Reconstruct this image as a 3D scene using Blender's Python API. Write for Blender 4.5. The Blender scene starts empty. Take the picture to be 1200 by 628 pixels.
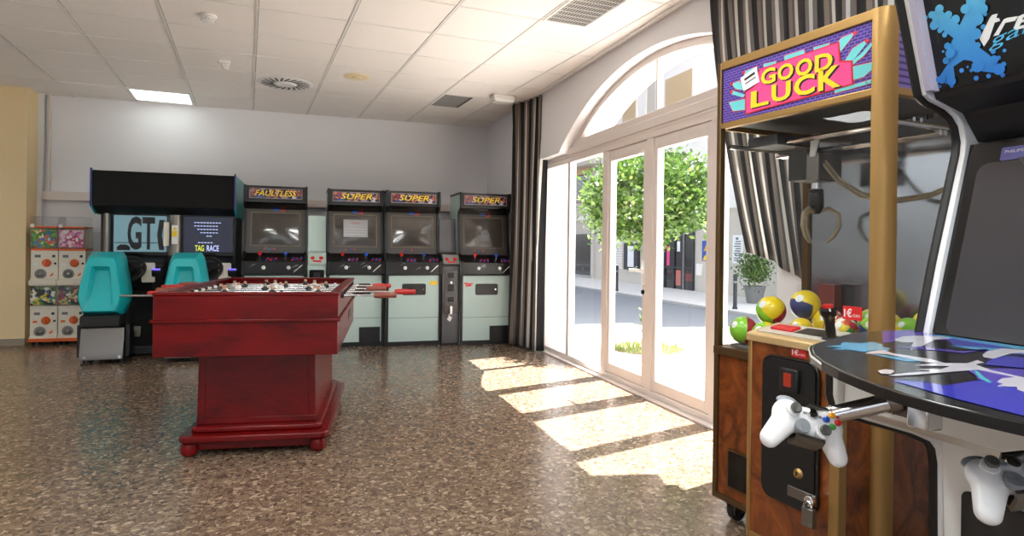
import bpy, bmesh, math, random
from mathutils import Vector, Matrix
random.seed(7)
PI = math.pi
scene = bpy.context.scene
col = scene.collection

# ------------------------------------------------------------------ materials
def lin(c):
    return tuple((x/12.92 if x <= .04045 else ((x+.055)/1.055)**2.4) for x in c)
def rgb(r, g, b):
    return lin((r/255., g/255., b/255.)) + (1.0,)
_mats = {}
def new_mat(name):
    m = bpy.data.materials.new(name); m.use_nodes = True
    nt = m.node_tree
    for n in list(nt.nodes): nt.nodes.remove(n)
    out = nt.nodes.new('ShaderNodeOutputMaterial')
    return m, nt, out
def N(nt, typ, **kw):
    n = nt.nodes.new(typ)
    for k, v in kw.items():
        if k.startswith('i_'):
            n.inputs[k[2:].replace('_', ' ')].default_value = v
        elif isinstance(v, (int, float, str, bool)) and hasattr(n, k):
            setattr(n, k, v)
    return n
def pbr(name, color, rough=.5, metal=0, spec=.5, coat=0, emit=None, estr=0, noise=0, nscale=30, bump=0, bscale=60, stretch=None):
    if name in _mats: return _mats[name]
    m, nt, out = new_mat(name)
    p = nt.nodes.new('ShaderNodeBsdfPrincipled')
    p.inputs['Base Color'].default_value = color
    p.inputs['Roughness'].default_value = rough
    p.inputs['Metallic'].default_value = metal
    p.inputs['Specular IOR Level'].default_value = spec
    p.inputs['Coat Weight'].default_value = coat
    p.inputs['Coat Roughness'].default_value = .05
    if emit:
        p.inputs['Emission Color'].default_value = emit
        p.inputs['Emission Strength'].default_value = estr
    tc = nt.nodes.new('ShaderNodeTexCoord')
    src = tc.outputs['Object']
    if stretch:
        mp = nt.nodes.new('ShaderNodeMapping'); mp.inputs['Scale'].default_value = stretch
        nt.links.new(src, mp.inputs['Vector']); src = mp.outputs['Vector']
    if noise:
        nz = nt.nodes.new('ShaderNodeTexNoise'); nz.inputs['Scale'].default_value = nscale; nz.inputs['Detail'].default_value = 5
        nt.links.new(src, nz.inputs['Vector'])
        mx = nt.nodes.new('ShaderNodeMix'); mx.data_type = 'RGBA'
        mx.inputs[6].default_value = tuple(min(1, c*(1-noise)) for c in color[:3]) + (1,)
        mx.inputs[7].default_value = tuple(min(1, c*(1+noise)) for c in color[:3]) + (1,)
        nt.links.new(nz.outputs['Fac'], mx.inputs[0]); nt.links.new(mx.outputs[2], p.inputs['Base Color'])
    if bump:
        nb = nt.nodes.new('ShaderNodeTexNoise'); nb.inputs['Scale'].default_value = bscale; nb.inputs['Detail'].default_value = 3
        nt.links.new(src, nb.inputs['Vector'])
        bp = nt.nodes.new('ShaderNodeBump'); bp.inputs['Strength'].default_value = bump; bp.inputs['Distance'].default_value = .01
        nt.links.new(nb.outputs['Fac'], bp.inputs['Height']); nt.links.new(bp.outputs['Normal'], p.inputs['Normal'])
    nt.links.new(p.outputs['BSDF'], out.inputs['Surface'])
    _mats[name] = m
    return m
def ramp(nt, stops, interp='LINEAR'):
    r = nt.nodes.new('ShaderNodeValToRGB'); r.color_ramp.interpolation = interp
    e = r.color_ramp.elements
    while len(e) > 1: e.remove(e[0])
    e[0].position, e[0].color = stops[0]
    for p, c in stops[1:]:
        x = e.new(p); x.color = c
    return r
def glass_mat(name, tint=(1, 1, 1, 1), refl=1.0, rough=0.0):
    m, nt, out = new_mat(name)
    t = nt.nodes.new('ShaderNodeBsdfTransparent'); t.inputs['Color'].default_value = tint
    g = nt.nodes.new('ShaderNodeBsdfGlossy'); g.inputs['Roughness'].default_value = rough
    fr = nt.nodes.new('ShaderNodeFresnel'); fr.inputs['IOR'].default_value = 1.45
    mu = nt.nodes.new('ShaderNodeMath'); mu.operation = 'MULTIPLY'; mu.inputs[1].default_value = refl
    mx = nt.nodes.new('ShaderNodeMixShader')
    ge = nt.nodes.new('ShaderNodeNewGeometry'); fb = nt.nodes.new('ShaderNodeMath'); fb.operation = 'SUBTRACT'; fb.inputs[0].default_value = 1
    nt.links.new(ge.outputs['Backfacing'], fb.inputs[1]); f2 = nt.nodes.new('ShaderNodeMath'); f2.operation = 'MULTIPLY'
    nt.links.new(fr.outputs[0], f2.inputs[0]); nt.links.new(fb.outputs[0], f2.inputs[1])
    nt.links.new(f2.outputs[0], mu.inputs[0]); nt.links.new(mu.outputs[0], mx.inputs[0])
    nt.links.new(t.outputs[0], mx.inputs[1]); nt.links.new(g.outputs[0], mx.inputs[2])
    nt.links.new(mx.outputs[0], out.inputs['Surface'])
    return m

def terrazzo():
    m, nt, out = new_mat('terrazzo')
    L = nt.links.new
    tc = nt.nodes.new('ShaderNodeTexCoord')
    dn = nt.nodes.new('ShaderNodeTexNoise'); dn.inputs['Scale'].default_value = 14
    L(tc.outputs['Object'], dn.inputs['Vector'])
    dm = nt.nodes.new('ShaderNodeVectorMath'); dm.operation = 'MULTIPLY_ADD'
    dm.inputs[1].default_value = (.05, .05, 0); L(dn.outputs['Color'], dm.inputs[0]); L(tc.outputs['Object'], dm.inputs[2])
    def layer(scale, stops, thr):
        v = nt.nodes.new('ShaderNodeTexVoronoi'); v.inputs['Scale'].default_value = scale; v.voronoi_dimensions = '2D'
        L(dm.outputs[0], v.inputs['Vector'])
        sx = nt.nodes.new('ShaderNodeSeparateColor'); L(v.outputs['Color'], sx.inputs[0])
        r = ramp(nt, stops, 'CONSTANT'); L(sx.outputs[0], r.inputs[0])
        v2 = nt.nodes.new('ShaderNodeTexVoronoi'); v2.inputs['Scale'].default_value = scale; v2.feature = 'DISTANCE_TO_EDGE'; v2.voronoi_dimensions = '2D'
        L(dm.outputs[0], v2.inputs['Vector'])
        th = nt.nodes.new('ShaderNodeMath'); th.operation = 'GREATER_THAN'; th.inputs[1].default_value = thr
        L(v2.outputs['Distance'], th.inputs[0])
        g = nt.nodes.new('ShaderNodeMath'); g.operation = 'GREATER_THAN'; g.inputs[1].default_value = .22
        L(sx.outputs[1], g.inputs[0])
        mm = nt.nodes.new('ShaderNodeMath'); mm.operation = 'MULTIPLY'; L(th.outputs[0], mm.inputs[0]); L(g.outputs[0], mm.inputs[1])
        return r.outputs[0], mm.outputs[0]
    A = rgb
    c1, f1 = layer(50, [(0, A(108, 88, 72)), (.2, A(131, 111, 90)), (.42, A(118, 98, 81)), (.6, A(88, 72, 60)), (.74, A(145, 125, 104)), (.9, A(171, 151, 129))], .07)
    c2, f2 = layer(105, [(0, A(100, 83, 69)), (.3, A(126, 105, 87)), (.55, A(82, 68, 57)), (.75, A(142, 121, 102)), (.9, A(180, 160, 138))], .05)
    big = nt.nodes.new('ShaderNodeTexNoise'); big.inputs['Scale'].default_value = 1.3; L(tc.outputs['Object'], big.inputs['Vector'])
    base = ramp(nt, [(.3, A(112, 93, 78)), (.7, A(126, 107, 91))]); L(big.outputs['Fac'], base.inputs[0])
    def mix(f, a, b):
        x = nt.nodes.new('ShaderNodeMix'); x.data_type = 'RGBA'; L(f, x.inputs[0]); L(a, x.inputs[6]); L(b, x.inputs[7]); return x.outputs[2]
    cc = mix(f2, base.outputs[0], c2); cc = mix(f1, cc, c1)
    # tile joints
    br = nt.nodes.new('ShaderNodeTexBrick'); br.offset = 0; br.inputs['Scale'].default_value = 1
    br.inputs['Mortar Size'].default_value = .0016; br.inputs['Brick Width'].default_value = .4; br.inputs['Row Height'].default_value = .4
    L(tc.outputs['Object'], br.inputs['Vector'])
    jc = nt.nodes.new('ShaderNodeRGB'); jc.outputs[0].default_value = A(92, 80, 68)
    cc = mix(br.outputs['Fac'], cc, jc.outputs[0])
    p = nt.nodes.new('ShaderNodeBsdfPrincipled'); L(cc, p.inputs['Base Color'])
    rn = nt.nodes.new('ShaderNodeMapRange'); rn.inputs[3].default_value = .16; rn.inputs[4].default_value = .30
    L(big.outputs['Fac'], rn.inputs[0]); L(rn.outputs[0], p.inputs['Roughness'])
    p.inputs['Specular IOR Level'].default_value = .5
    L(p.outputs[0], out.inputs[0])
    return m
def cells_mat(name, scale, stops, rough=.3, coat=.3, emit=0, stretch=(1, 1, 1)):
    m, nt, out = new_mat(name); L = nt.links.new
    tc = nt.nodes.new('ShaderNodeTexCoord')
    mp = nt.nodes.new('ShaderNodeMapping'); mp.inputs['Scale'].default_value = stretch; L(tc.outputs['Object'], mp.inputs['Vector'])
    v = nt.nodes.new('ShaderNodeTexVoronoi'); v.inputs['Scale'].default_value = scale; L(mp.outputs[0], v.inputs['Vector'])
    sx = nt.nodes.new('ShaderNodeSeparateColor'); L(v.outputs['Color'], sx.inputs[0])
    r = ramp(nt, stops, 'CONSTANT'); L(sx.outputs[0], r.inputs[0])
    p = nt.nodes.new('ShaderNodeBsdfPrincipled'); L(r.outputs[0], p.inputs['Base Color'])
    p.inputs['Roughness'].default_value = rough; p.inputs['Coat Weight'].default_value = coat
    if emit:
        L(r.outputs[0], p.inputs['Emission Color']); p.inputs['Emission Strength'].default_value = emit
    L(p.outputs[0], out.inputs[0]); return m
def grain_mat(name, c1, c2, c3, scale, stretch, rough=.3, coat=.4, dist=2.0):
    m, nt, out = new_mat(name); L = nt.links.new
    tc = nt.nodes.new('ShaderNodeTexCoord')
    mp = nt.nodes.new('ShaderNodeMapping'); mp.inputs['Scale'].default_value = stretch; L(tc.outputs['Object'], mp.inputs['Vector'])
    n = nt.nodes.new('ShaderNodeTexNoise'); n.inputs['Scale'].default_value = scale; n.inputs['Detail'].default_value = 8
    n.inputs['Distortion'].default_value = dist; n.inputs['Roughness'].default_value = .62
    L(mp.outputs[0], n.inputs['Vector'])
    r = ramp(nt, [(.3, c1), (.5, c2), (.72, c3)]); L(n.outputs['Fac'], r.inputs[0])
    p = nt.nodes.new('ShaderNodeBsdfPrincipled'); L(r.outputs[0], p.inputs['Base Color'])
    p.inputs['Roughness'].default_value = rough; p.inputs['Coat Weight'].default_value = coat; p.inputs['Coat Roughness'].default_value = .12; p.inputs['Specular IOR Level'].default_value = .28
    L(p.outputs[0], out.inputs[0]); return m
def stripe_mat():
    m, nt, out = new_mat('striped_curtain_cloth'); L = nt.links.new
    uv = nt.nodes.new('ShaderNodeUVMap')
    sp = nt.nodes.new('ShaderNodeSeparateXYZ'); L(uv.outputs[0], sp.inputs[0])
    fr = nt.nodes.new('ShaderNodeMath'); fr.operation = 'FRACT'; L(sp.outputs[0], fr.inputs[0])
    A = rgb
    r = ramp(nt, [(0, A(34, 33, 36)), (.20, A(140, 128, 120)), (.31, A(236, 234, 232)), (.42, A(132, 122, 116)), (.55, A(38, 37, 40)), (.72, A(152, 140, 130)), (.84, A(104, 98, 96)), (.91, A(236, 234, 230))], 'CONSTANT')
    L(fr.outputs[0], r.inputs[0])
    d = nt.nodes.new('ShaderNodeBsdfPrincipled'); L(r.outputs[0], d.inputs['Base Color']); d.inputs['Roughness'].default_value = .55
    d.inputs['Sheen Weight'].default_value = .2
    t = nt.nodes.new('ShaderNodeBsdfTranslucent'); L(r.outputs[0], t.inputs['Color'])
    mx = nt.nodes.new('ShaderNodeMixShader'); mx.inputs[0].default_value = .3
    L(d.outputs[0], mx.inputs[1]); L(t.outputs[0], mx.inputs[2]); L(mx.outputs[0], out.inputs[0]); return m
def leaf_mat():
    m, nt, out = new_mat('citrus_leaf'); L = nt.links.new
    gi = nt.nodes.new('ShaderNodeNewGeometry')
    r = ramp(nt, [(0, rgb(44, 72, 30)), (.4, rgb(72, 104, 40)), (.75, rgb(98, 130, 54)), (1, rgb(128, 152, 76))])
    L(gi.outputs['Random Per Island'], r.inputs[0])
    p = nt.nodes.new('ShaderNodeBsdfPrincipled'); L(r.outputs[0], p.inputs['Base Color']); p.inputs['Roughness'].default_value = .35
    t = nt.nodes.new('ShaderNodeBsdfTranslucent'); L(r.outputs[0], t.inputs['Color'])
    mx = nt.nodes.new('ShaderNodeMixShader'); mx.inputs[0].default_value = .25
    L(p.outputs[0], mx.inputs[1]); L(t.outputs[0], mx.inputs[2]); L(mx.outputs[0], out.inputs[0]); return m
def ball_mat(name, ca, cb, cc, ang, tilt):
    m, nt, out = new_mat(name); L = nt.links.new
    tc = nt.nodes.new('ShaderNodeTexCoord')
    mp = nt.nodes.new('ShaderNodeMapping'); mp.inputs['Rotation'].default_value = (tilt, tilt*.6, ang); L(tc.outputs['Object'], mp.inputs['Vector'])
    g = nt.nodes.new('ShaderNodeTexGradient'); g.gradient_type = 'RADIAL'; L(mp.outputs[0], g.inputs['Vector'])
    r = ramp(nt, [(0, ca), (.36, cb), (.68, cc)], 'CONSTANT'); L(g.outputs['Fac'], r.inputs[0])
    p = nt.nodes.new('ShaderNodeBsdfPrincipled'); L(r.outputs[0], p.inputs['Base Color'])
    p.inputs['Roughness'].default_value = .28; p.inputs['Coat Weight'].default_value = .3
    L(p.outputs[0], out.inputs[0]); return m
def brick_print(name, base, line, sx, sy):
    m, nt, out = new_mat(name); L = nt.links.new
    tc = nt.nodes.new('ShaderNodeTexCoord')
    mp = nt.nodes.new('ShaderNodeMapping'); mp.inputs['Rotation'].default_value = (PI/2, 0, 0); L(tc.outputs['Object'], mp.inputs['Vector'])
    b = nt.nodes.new('ShaderNodeTexBrick'); b.inputs['Scale'].default_value = 1; b.inputs['Brick Width'].default_value = sx; b.inputs['Row Height'].default_value = sy
    b.inputs['Mortar Size'].default_value = .0014; b.inputs['Color1'].default_value = base; b.inputs['Color2'].default_value = tuple(c*.8 for c in base[:3]) + (1,)
    b.inputs['Mortar'].default_value = line
    L(mp.outputs[0], b.inputs['Vector'])
    p = nt.nodes.new('ShaderNodeBsdfPrincipled'); L(b.outputs['Color'], p.inputs['Base Color']); p.inputs['Roughness'].default_value = .3
    L(p.outputs[0], out.inputs[0]); return m

A = rgb
M = dict(
    floor=terrazzo(),
    white_wall=pbr('painted_white_wall', A(238, 238, 242), .75, bump=.05, bscale=220),
    yellow_wall=pbr('painted_yellow_wall', A(240, 216, 170), .7, bump=.05, bscale=220),
    ceiling=pbr('mineral_ceiling_tile', A(238, 233, 230), .85, noise=.05, nscale=160, bump=.12, bscale=260),
    tbar=pbr('white_grid_bar', A(222, 220, 218), .5),
    tbar_grey=pbr('grey_grid_bar', A(150, 146, 144), .5),
    frame=pbr('white_window_frame', A(226, 216, 210), .35),
    skirting=pbr('stone_skirting', A(160, 146, 130), .4, noise=.3, nscale=90),
    mint=pbr('mint_laminate', A(190, 212, 206), .4),
    black=pbr('black_plastic', A(18, 18, 19), .42),
    gloss_black=pbr('gloss_black', A(12, 12, 13), .18, coat=.2),
    satin_black=pbr('satin_black', A(26, 26, 28), .5),
    marble=pbr('black_marble_print', A(13, 13, 15), .35),
    screen=pbr('dark_tube_glass', A(66, 62, 58), .12, coat=.6, noise=.12, nscale=4),
    bezel=pbr('dark_bezel_card', A(60, 56, 53), .35),
    gold_line=pbr('gold_print', A(150, 130, 78), .4),
    red=pbr('red_plastic', A(206, 34, 34), .3, coat=.3),
    blue=pbr('blue_plastic', A(32, 84, 190), .3, coat=.3),
    white=pbr('white_plastic', A(236, 236, 234), .3, coat=.2),
    cream=pbr('cream_plastic', A(232, 226, 208), .35, coat=.1),
    orange=pbr('orange_plastic', A(232, 104, 38), .35, coat=.2),
    yellow=pbr('yellow_print', A(244, 208, 40), .35),
    yellow_e=pbr('yellow_lettering', A(244, 208, 40), .35),
    chrome=pbr('chrome', A(214, 214, 216), .14, 1),
    steel=pbr('brushed_steel', A(132, 128, 123), .34, 1, bump=.03, bscale=300, stretch=(1, 1, 14)),
    grey_metal=pbr('grey_painted_metal', A(92, 92, 94), .4, .3),
    dark_grey=pbr('dark_grey_panel', A(58, 59, 60), .45),
    mid_grey=pbr('mid_grey_panel', A(136, 136, 134), .45),
    teal=pbr('teal_moulded_plastic', A(28, 186, 192), .38, coat=.15),
    purple=pbr('purple_edge', A(70, 44, 130), .4),
    red_wood=grain_mat('red_stained_wood', A(76, 3, 4), A(106, 5, 6), A(124, 9, 8), 2.2, (1, 1, 3), .26, .12, .6),
    handle_wood=pbr('worn_red_handle', A(140, 74, 58), .4, noise=.25, nscale=40),
    handle_red=pbr('red_handle', A(188, 48, 44), .35),
    walnut=grain_mat('burr_walnut_laminate', A(52, 24, 12), A(124, 64, 28), A(160, 92, 44), 6, (1, 1, .7), .3, .35, 2.6),
    gold=pbr('gold_anodised_metal', A(178, 142, 88), .38, .75, bump=.02, bscale=200),
    gold_dark=pbr('dark_bronze_metal', A(104, 80, 52), .4, .7),
    silver_sheet=pbr('silver_back_sheet', A(160, 164, 170), .12, .9, bump=.25, bscale=3),
    pink=pbr('pink_print', A(236, 74, 140), .3),
    cyan=pbr('turquoise_print', A(110, 204, 206), .3),
    red_print=pbr('red_print', A(214, 40, 44), .35),
    ink=pbr('black_print', A(22, 14, 26), .4),
    paper=pbr('white_paper', A(240, 240, 238), .6),
    grey_text=pbr('grey_print', A(120, 120, 124), .6),
    art_blue=pbr('art_blue', A(64, 66, 196), .08, coat=.6),
    art_purple=pbr('art_violet', A(92, 74, 196), .08, coat=.6),
    art_cyan=pbr('art_sky_blue', A(86, 182, 228), .08, coat=.6),
    art_white=pbr('art_white', A(224, 222, 232), .08, coat=.6),
    art_teal=pbr('art_teal', A(90, 210, 214), .08, coat=.6),
    pad_white=pbr('gamepad_white', A(236, 236, 238), .32, coat=.15),
    pad_grey=pbr('gamepad_grey', A(140, 146, 152), .4),
    pad_dark=pbr('gamepad_stick', A(88, 88, 86), .5),
    pad_green=pbr('green_button', A(70, 150, 70), .3), pad_yellow=pbr('amber_button', A(240, 170, 40), .3),
    glass=glass_mat('clear_glass', (1, 1, 1, 1), .55),
    case_glass=glass_mat('display_case_glass', (.97, .98, .98, 1), .6),
    acrylic=glass_mat('clear_acrylic', (.95, .96, .96, 1), .8),
    tan=pbr('tan_claw', A(150, 136, 112), .45, .3),
    asphalt=pbr('asphalt', A(128, 132, 136), .85, noise=.1, nscale=60),
    pink_road=pbr('red_asphalt', A(168, 120, 126), .85, noise=.1, nscale=60),
    pavement=pbr('pale_paving', A(226, 222, 214), .8, noise=.06, nscale=30),
    kerb=pbr('kerb_stone', A(170, 168, 164), .8),
    facade=pbr('cream_render', A(206, 198, 184), .85, noise=.06, nscale=3),
    facade_white=pbr('white_render', A(244, 240, 232), .85),
    shutter=pbr('beige_roller_shutter', A(206, 180, 140), .7),
    shop_dark=pbr('dark_shop_glass', A(48, 46, 46), .15, coat=.4),
    bollard=pbr('dark_bollard_iron', A(52, 54, 58), .6),
    trunk=pbr('pale_bark', A(150, 136, 116), .8, noise=.25, nscale=40, bump=.4, bscale=40),
    leaf=leaf_mat(),
    grass=pbr('dry_grass', A(150, 168, 96), .9, noise=.2, nscale=50),
    soil=pbr('tree_pit_soil', A(140, 122, 98), .9),
    cloth=stripe_mat(),
    rubber=pbr('black_rubber', A(28, 28, 28), .7),
)

# ------------------------------------------------------------------ mesh builder
class MB:
    def __init__(self): self.bm = bmesh.new(); self.mats = []
    def mi(self, m):
        if m not in self.mats: self.mats.append(m)
        return self.mats.index(m)
    def faces(self, vs, fs, m):
        bv = [self.bm.verts.new(v) for v in vs]; i = self.mi(m)
        for f in fs:
            try:
                fc = self.bm.faces.new([bv[k] for k in f]); fc.material_index = i; fc.smooth = True
            except ValueError: pass
        return self
    def box(self, x0, x1, y0, y1, z0, z1, m):
        return self.faces([(x, y, z) for z in (z0, z1) for y in (y0, y1) for x in (x0, x1)],
                          [(0, 2, 3, 1), (4, 5, 7, 6), (0, 1, 5, 4), (2, 6, 7, 3), (0, 4, 6, 2), (1, 3, 7, 5)], m)
    def prism(self, pts, vec, m):
        n = len(pts); v = Vector(vec); P = [Vector(p) for p in pts]
        nrm = Vector((0, 0, 0))
        for i in range(n): nrm += P[i].cross(P[(i+1) % n])
        if nrm.dot(v) > 0: P.reverse()
        return self.faces(P + [p + v for p in P], [tuple(range(n)), tuple(range(2*n-1, n-1, -1))] + [(i, i+n, (i+1) % n + n, (i+1) % n) for i in range(n)], m)
    def cyl(self, p0, p1, r0, m, r1=None, n=16):
        p0, p1 = Vector(p0), Vector(p1); r1 = r0 if r1 is None else r1
        d = (p1-p0).normalized(); a = d.orthogonal().normalized(); b = d.cross(a)
        vs = [p + (a*math.cos(t) + b*math.sin(t))*r for p, r in ((p0, r0), (p1, r1)) for t in [2*PI*i/n for i in range(n)]]
        return self.faces(vs, [tuple(range(n-1, -1, -1)), tuple(range(n, 2*n))] + [(i, (i+1) % n, (i+1) % n+n, i+n) for i in range(n)], m)
    def tube(self, pts, r, m, n=10):
        P = [Vector(p) for p in pts]; vs = []; k = len(P)
        a = None
        for i, p in enumerate(P):
            d = (P[min(i+1, k-1)] - P[max(i-1, 0)]).normalized()
            a = d.orthogonal().normalized() if a is None else (a - d*a.dot(d)).normalized()
            b = d.cross(a); rr = r[i] if isinstance(r, (list, tuple)) else r
            vs += [p + (a*math.cos(2*PI*j/n) + b*math.sin(2*PI*j/n))*rr for j in range(n)]
        fs = [(i*n+j, i*n+(j+1) % n, (i+1)*n+(j+1) % n, (i+1)*n+j) for i in range(k-1) for j in range(n)]
        fs += [tuple(range(n-1, -1, -1)), tuple(range((k-1)*n, k*n))]
        return self.faces(vs, fs, m)
    def lathe(self, prof, m, c=(0, 0, 0), axis=(0, 0, 1), n=20):
        c = Vector(c); d = Vector(axis).normalized(); a = d.orthogonal().normalized(); b = d.cross(a)
        vs = [c + d*z + (a*math.cos(2*PI*j/n) + b*math.sin(2*PI*j/n))*r for r, z in prof for j in range(n)]
        k = len(prof)
        fs = [(i*n+j, i*n+(j+1) % n, (i+1)*n+(j+1) % n, (i+1)*n+j) for i in range(k-1) for j in range(n)]
        fs += [tuple(range(n-1, -1, -1)), tuple(range((k-1)*n, k*n))]
        return self.faces(vs, fs, m)
    def ball(self, c, r, m, n=16, rot=None):
        r = (r, r, r) if isinstance(r, (int, float)) else r
        k = n//2; vs = []
        R = rot if rot else Matrix.Identity(3)
        for i in range(1, k):
            t = PI*i/k
            for j in range(n):
                p = 2*PI*j/n
                vs.append(Vector(c) + R @ Vector((r[0]*math.sin(t)*math.cos(p), r[1]*math.sin(t)*math.sin(p), r[2]*math.cos(t))))
        vs += [Vector(c) + R @ Vector((0, 0, r[2])), Vector(c) - R @ Vector((0, 0, r[2]))]
        fs = [(i*n+j, (i+1)*n+j, (i+1)*n+(j+1) % n, i*n+(j+1) % n) for i in range(k-2) for j in range(n)]
        T, B = len(vs)-2, len(vs)-1
        fs += [(T, j, (j+1) % n) for j in range(n)] + [(B, (k-2)*n+(j+1) % n, (k-2)*n+j) for j in range(n)]
        return self.faces(vs, fs, m)
    def rings(self, rings, m, cap0=True, cap1=True):
        n = len(rings[0]); k = len(rings)
        vs = [p for r in rings for p in r]
        fs = [(i*n+j, i*n+(j+1) % n, (i+1)*n+(j+1) % n, (i+1)*n+j) for i in range(k-1) for j in range(n)]
        if cap0: fs.append(tuple(range(n-1, -1, -1)))
        if cap1: fs.append(tuple(range((k-1)*n, k*n)))
        return self.faces(vs, fs, m)
    def rrect(self, O, U, V, w, h, r, depth, m, seg=5):
        """rounded rectangle plate, lower-left corner O, thickness depth along U x V"""
        O, U, V = Vector(O), Vector(U).normalized(), Vector(V).normalized(); Nn = U.cross(V)
        pts = []
        for cx, cy, a0 in ((w-r, r, -PI/2), (w-r, h-r, 0), (r, h-r, PI/2), (r, r, PI)):
            for i in range(seg+1):
                t = a0 + PI/2*i/seg; pts.append(O + U*(cx+r*math.cos(t)) + V*(cy+r*math.sin(t)))
        return self.prism(pts, Nn*depth, m)
    def flat(self, pts2, O, U, V, m, depth=.0012, lift=0):
        O, U, V = Vector(O), Vector(U).normalized(), Vector(V).normalized(); Nn = U.cross(V)
        return self.prism([O + U*x + V*y + Nn*lift for x, y in pts2], Nn*depth, m)
    def text(self, s, O, U, V, m, w=None, h=None, size=None, shear=0, bold=0, depth=.0015, lift=0, align='L'):
        cu = bpy.data.curves.new('tmp', 'FONT'); cu.body = s; cu.size = 1; cu.shear = shear; cu.offset = bold; cu.resolution_u = 3
        ob = bpy.data.objects.new('tmp', cu); col.objects.link(ob)
        dg = bpy.context.evaluated_depsgraph_get()
        me = bpy.data.meshes.new_from_object(ob.evaluated_get(dg))
        vs = [v.co.copy() for v in me.vertices]; fs = [tuple(p.vertices) for p in me.polygons]
        bpy.data.objects.remove(ob); bpy.data.curves.remove(cu); bpy.data.meshes.remove(me)
        if not vs: return self
        x0, x1 = min(v.x for v in vs), max(v.x for v in vs); y0, y1 = min(v.y for v in vs), max(v.y for v in vs)
        sy = (h/(y1-y0)) if h else (size if size else (w/(x1-x0)))
        sx = (w/(x1-x0)) if w else sy
        O, U, V = Vector(O), Vector(U).normalized(), Vector(V).normalized(); Nn = U.cross(V)
        P = [O + U*((v.x-x0)*sx) + V*((v.y-y0)*sy) + Nn*(lift+depth) for v in vs]
        return self.faces(P, fs, m)
    def build(self, name, parent=None, bevel=0, seg=2, angle=32, loc=None):
        me = bpy.data.meshes.new(name); 
        bmesh.ops.recalc_face_normals(self.bm, faces=self.bm.faces) if getattr(self, 'recalc', False) else None
        self.bm.to_mesh(me); self.bm.free()
        for m in self.mats: me.materials.append(m)
        me.set_sharp_from_angle(angle=math.radians(angle))
        o = bpy.data.objects.new(name, me); col.objects.link(o)
        if parent: o.parent = parent
        if loc: o.location = loc
        if bevel:
            b = o.modifiers.new('bevel', 'BEVEL'); b.width = bevel; b.segments = seg; b.limit_method = 'ANGLE'; b.angle_limit = math.radians(40); b.harden_normals = False
        return o
def tag(o, label=None, cat=None, group=None, kind=None):
    if label: o['label'] = label
    if cat: o['category'] = cat
    if group: o['group'] = group
    if kind: o['kind'] = kind
    return o
def thing(name, label, cat, loc=(0, 0, 0), rz=0, group=None):
    o = bpy.data.objects.new(name, None); col.objects.link(o); o.empty_display_size = .1
    o.location = loc; o.rotation_euler = (0, 0, rz)
    return tag(o, label, cat, group)
def struct(name, mb, parent=None, label=None, **kw):
    o = mb.build(name, parent, **kw)
    if not parent: o['kind'] = 'structure'
    if label: o['label'] = label
    return o
X, Y, Z = Vector((1, 0, 0)), Vector((0, 1, 0)), Vector((0, 0, 1))

# ------------------------------------------------------------------ the setting
CEIL, BACK, WALLX, OUTX, YREAR, XLEFT = 2.8, 8.5, 2.42, 2.84, -3.2, -4.6
struct('floor', MB().box(XLEFT, 2.62, YREAR, BACK, -.12, 0, M['floor']))
c = struct('ceiling', MB().box(XLEFT-.1, WALLX+.1, YREAR-.1, BACK+.1, CEIL, CEIL+.12, M['ceiling']))
# suspended grid, turned 4.64 degrees against the room
ga = math.radians(4.64)
GX, GY = Vector((math.cos(ga), math.sin(ga), 0)), Vector((-math.sin(ga), math.cos(ga), 0))
def gp(a, b, z=CEIL): return GX*a + GY*b + Vector((0, 0, z))
def clip_line(p, d, x0, x1, y0, y1):
    t0, t1 = -50, 50
    for pc, dc, lo, hi in ((p.x, d.x, x0, x1), (p.y, d.y, y0, y1)):
        if abs(dc) < 1e-9: continue
        a, b = (lo-pc)/dc, (hi-pc)/dc
        if a > b: a, b = b, a
        t0, t1 = max(t0, a), min(t1, b)
    return (t0, t1) if t1 > t0 else None
def bar(mb, p, d, half, h, m, x1):
    cl = clip_line(p, d, XLEFT, x1, YREAR, BACK-.005)
    if not cl: return
    s = Vector((-d.y, d.x, 0))*half
    a, b = p + d*cl[0], p + d*cl[1]
    mb.prism([a-s, b-s, b+s, a+s], (0, 0, -h), m)
long_b, cross_b = MB(), MB()
for k in range(-9, 5):
    p = gp(.046 + .637*k, 0)
    bar(long_b, p, GY, .0085, .005, M['tbar'], WALLX-.005)
    bar(long_b, p + GX*.011, GY, .0035, .0012, M['tbar_grey'], WALLX-.005)
for k in range(-17, 5):
    p = gp(0, 6.638 + .62*k)
    bar(cross_b, p, GX, .0075, .003, M['tbar'], WALLX-.005)
struct('grid_rail', long_b, c); struct('cross_rail', cross_b, c)

struct('wall_back', MB().box(XLEFT-.1, OUTX, BACK, BACK+.2, -.1, CEIL+.1, M['white_wall']))
struct('wall_left', MB().box(XLEFT-.2, XLEFT, YREAR-.2, BACK+.2, -.1, CEIL+.1, M['white_wall']))
yw = struct('wall_yellow', MB().box(XLEFT, -2.88, 8.15, BACK, 0, CEIL, M['yellow_wall']))
struct('baseboard_left', MB().box(XLEFT, -2.876, 8.136, 8.15, 0, .075, M['skirting']))
struct('trim_1', MB().box(-2.88, -2.83, 8.42, BACK, 0, CEIL, M['white_wall']), bevel=.004)
struct('trim_2', MB().box(-2.83, WALLX, 8.42, BACK, 1.60, 1.70, M['frame']), bevel=.006)
struct('trim_3', MB().box(-2.80, -2.77, 8.455, BACK, 1.70, CEIL, M['frame']), bevel=.004)
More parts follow.
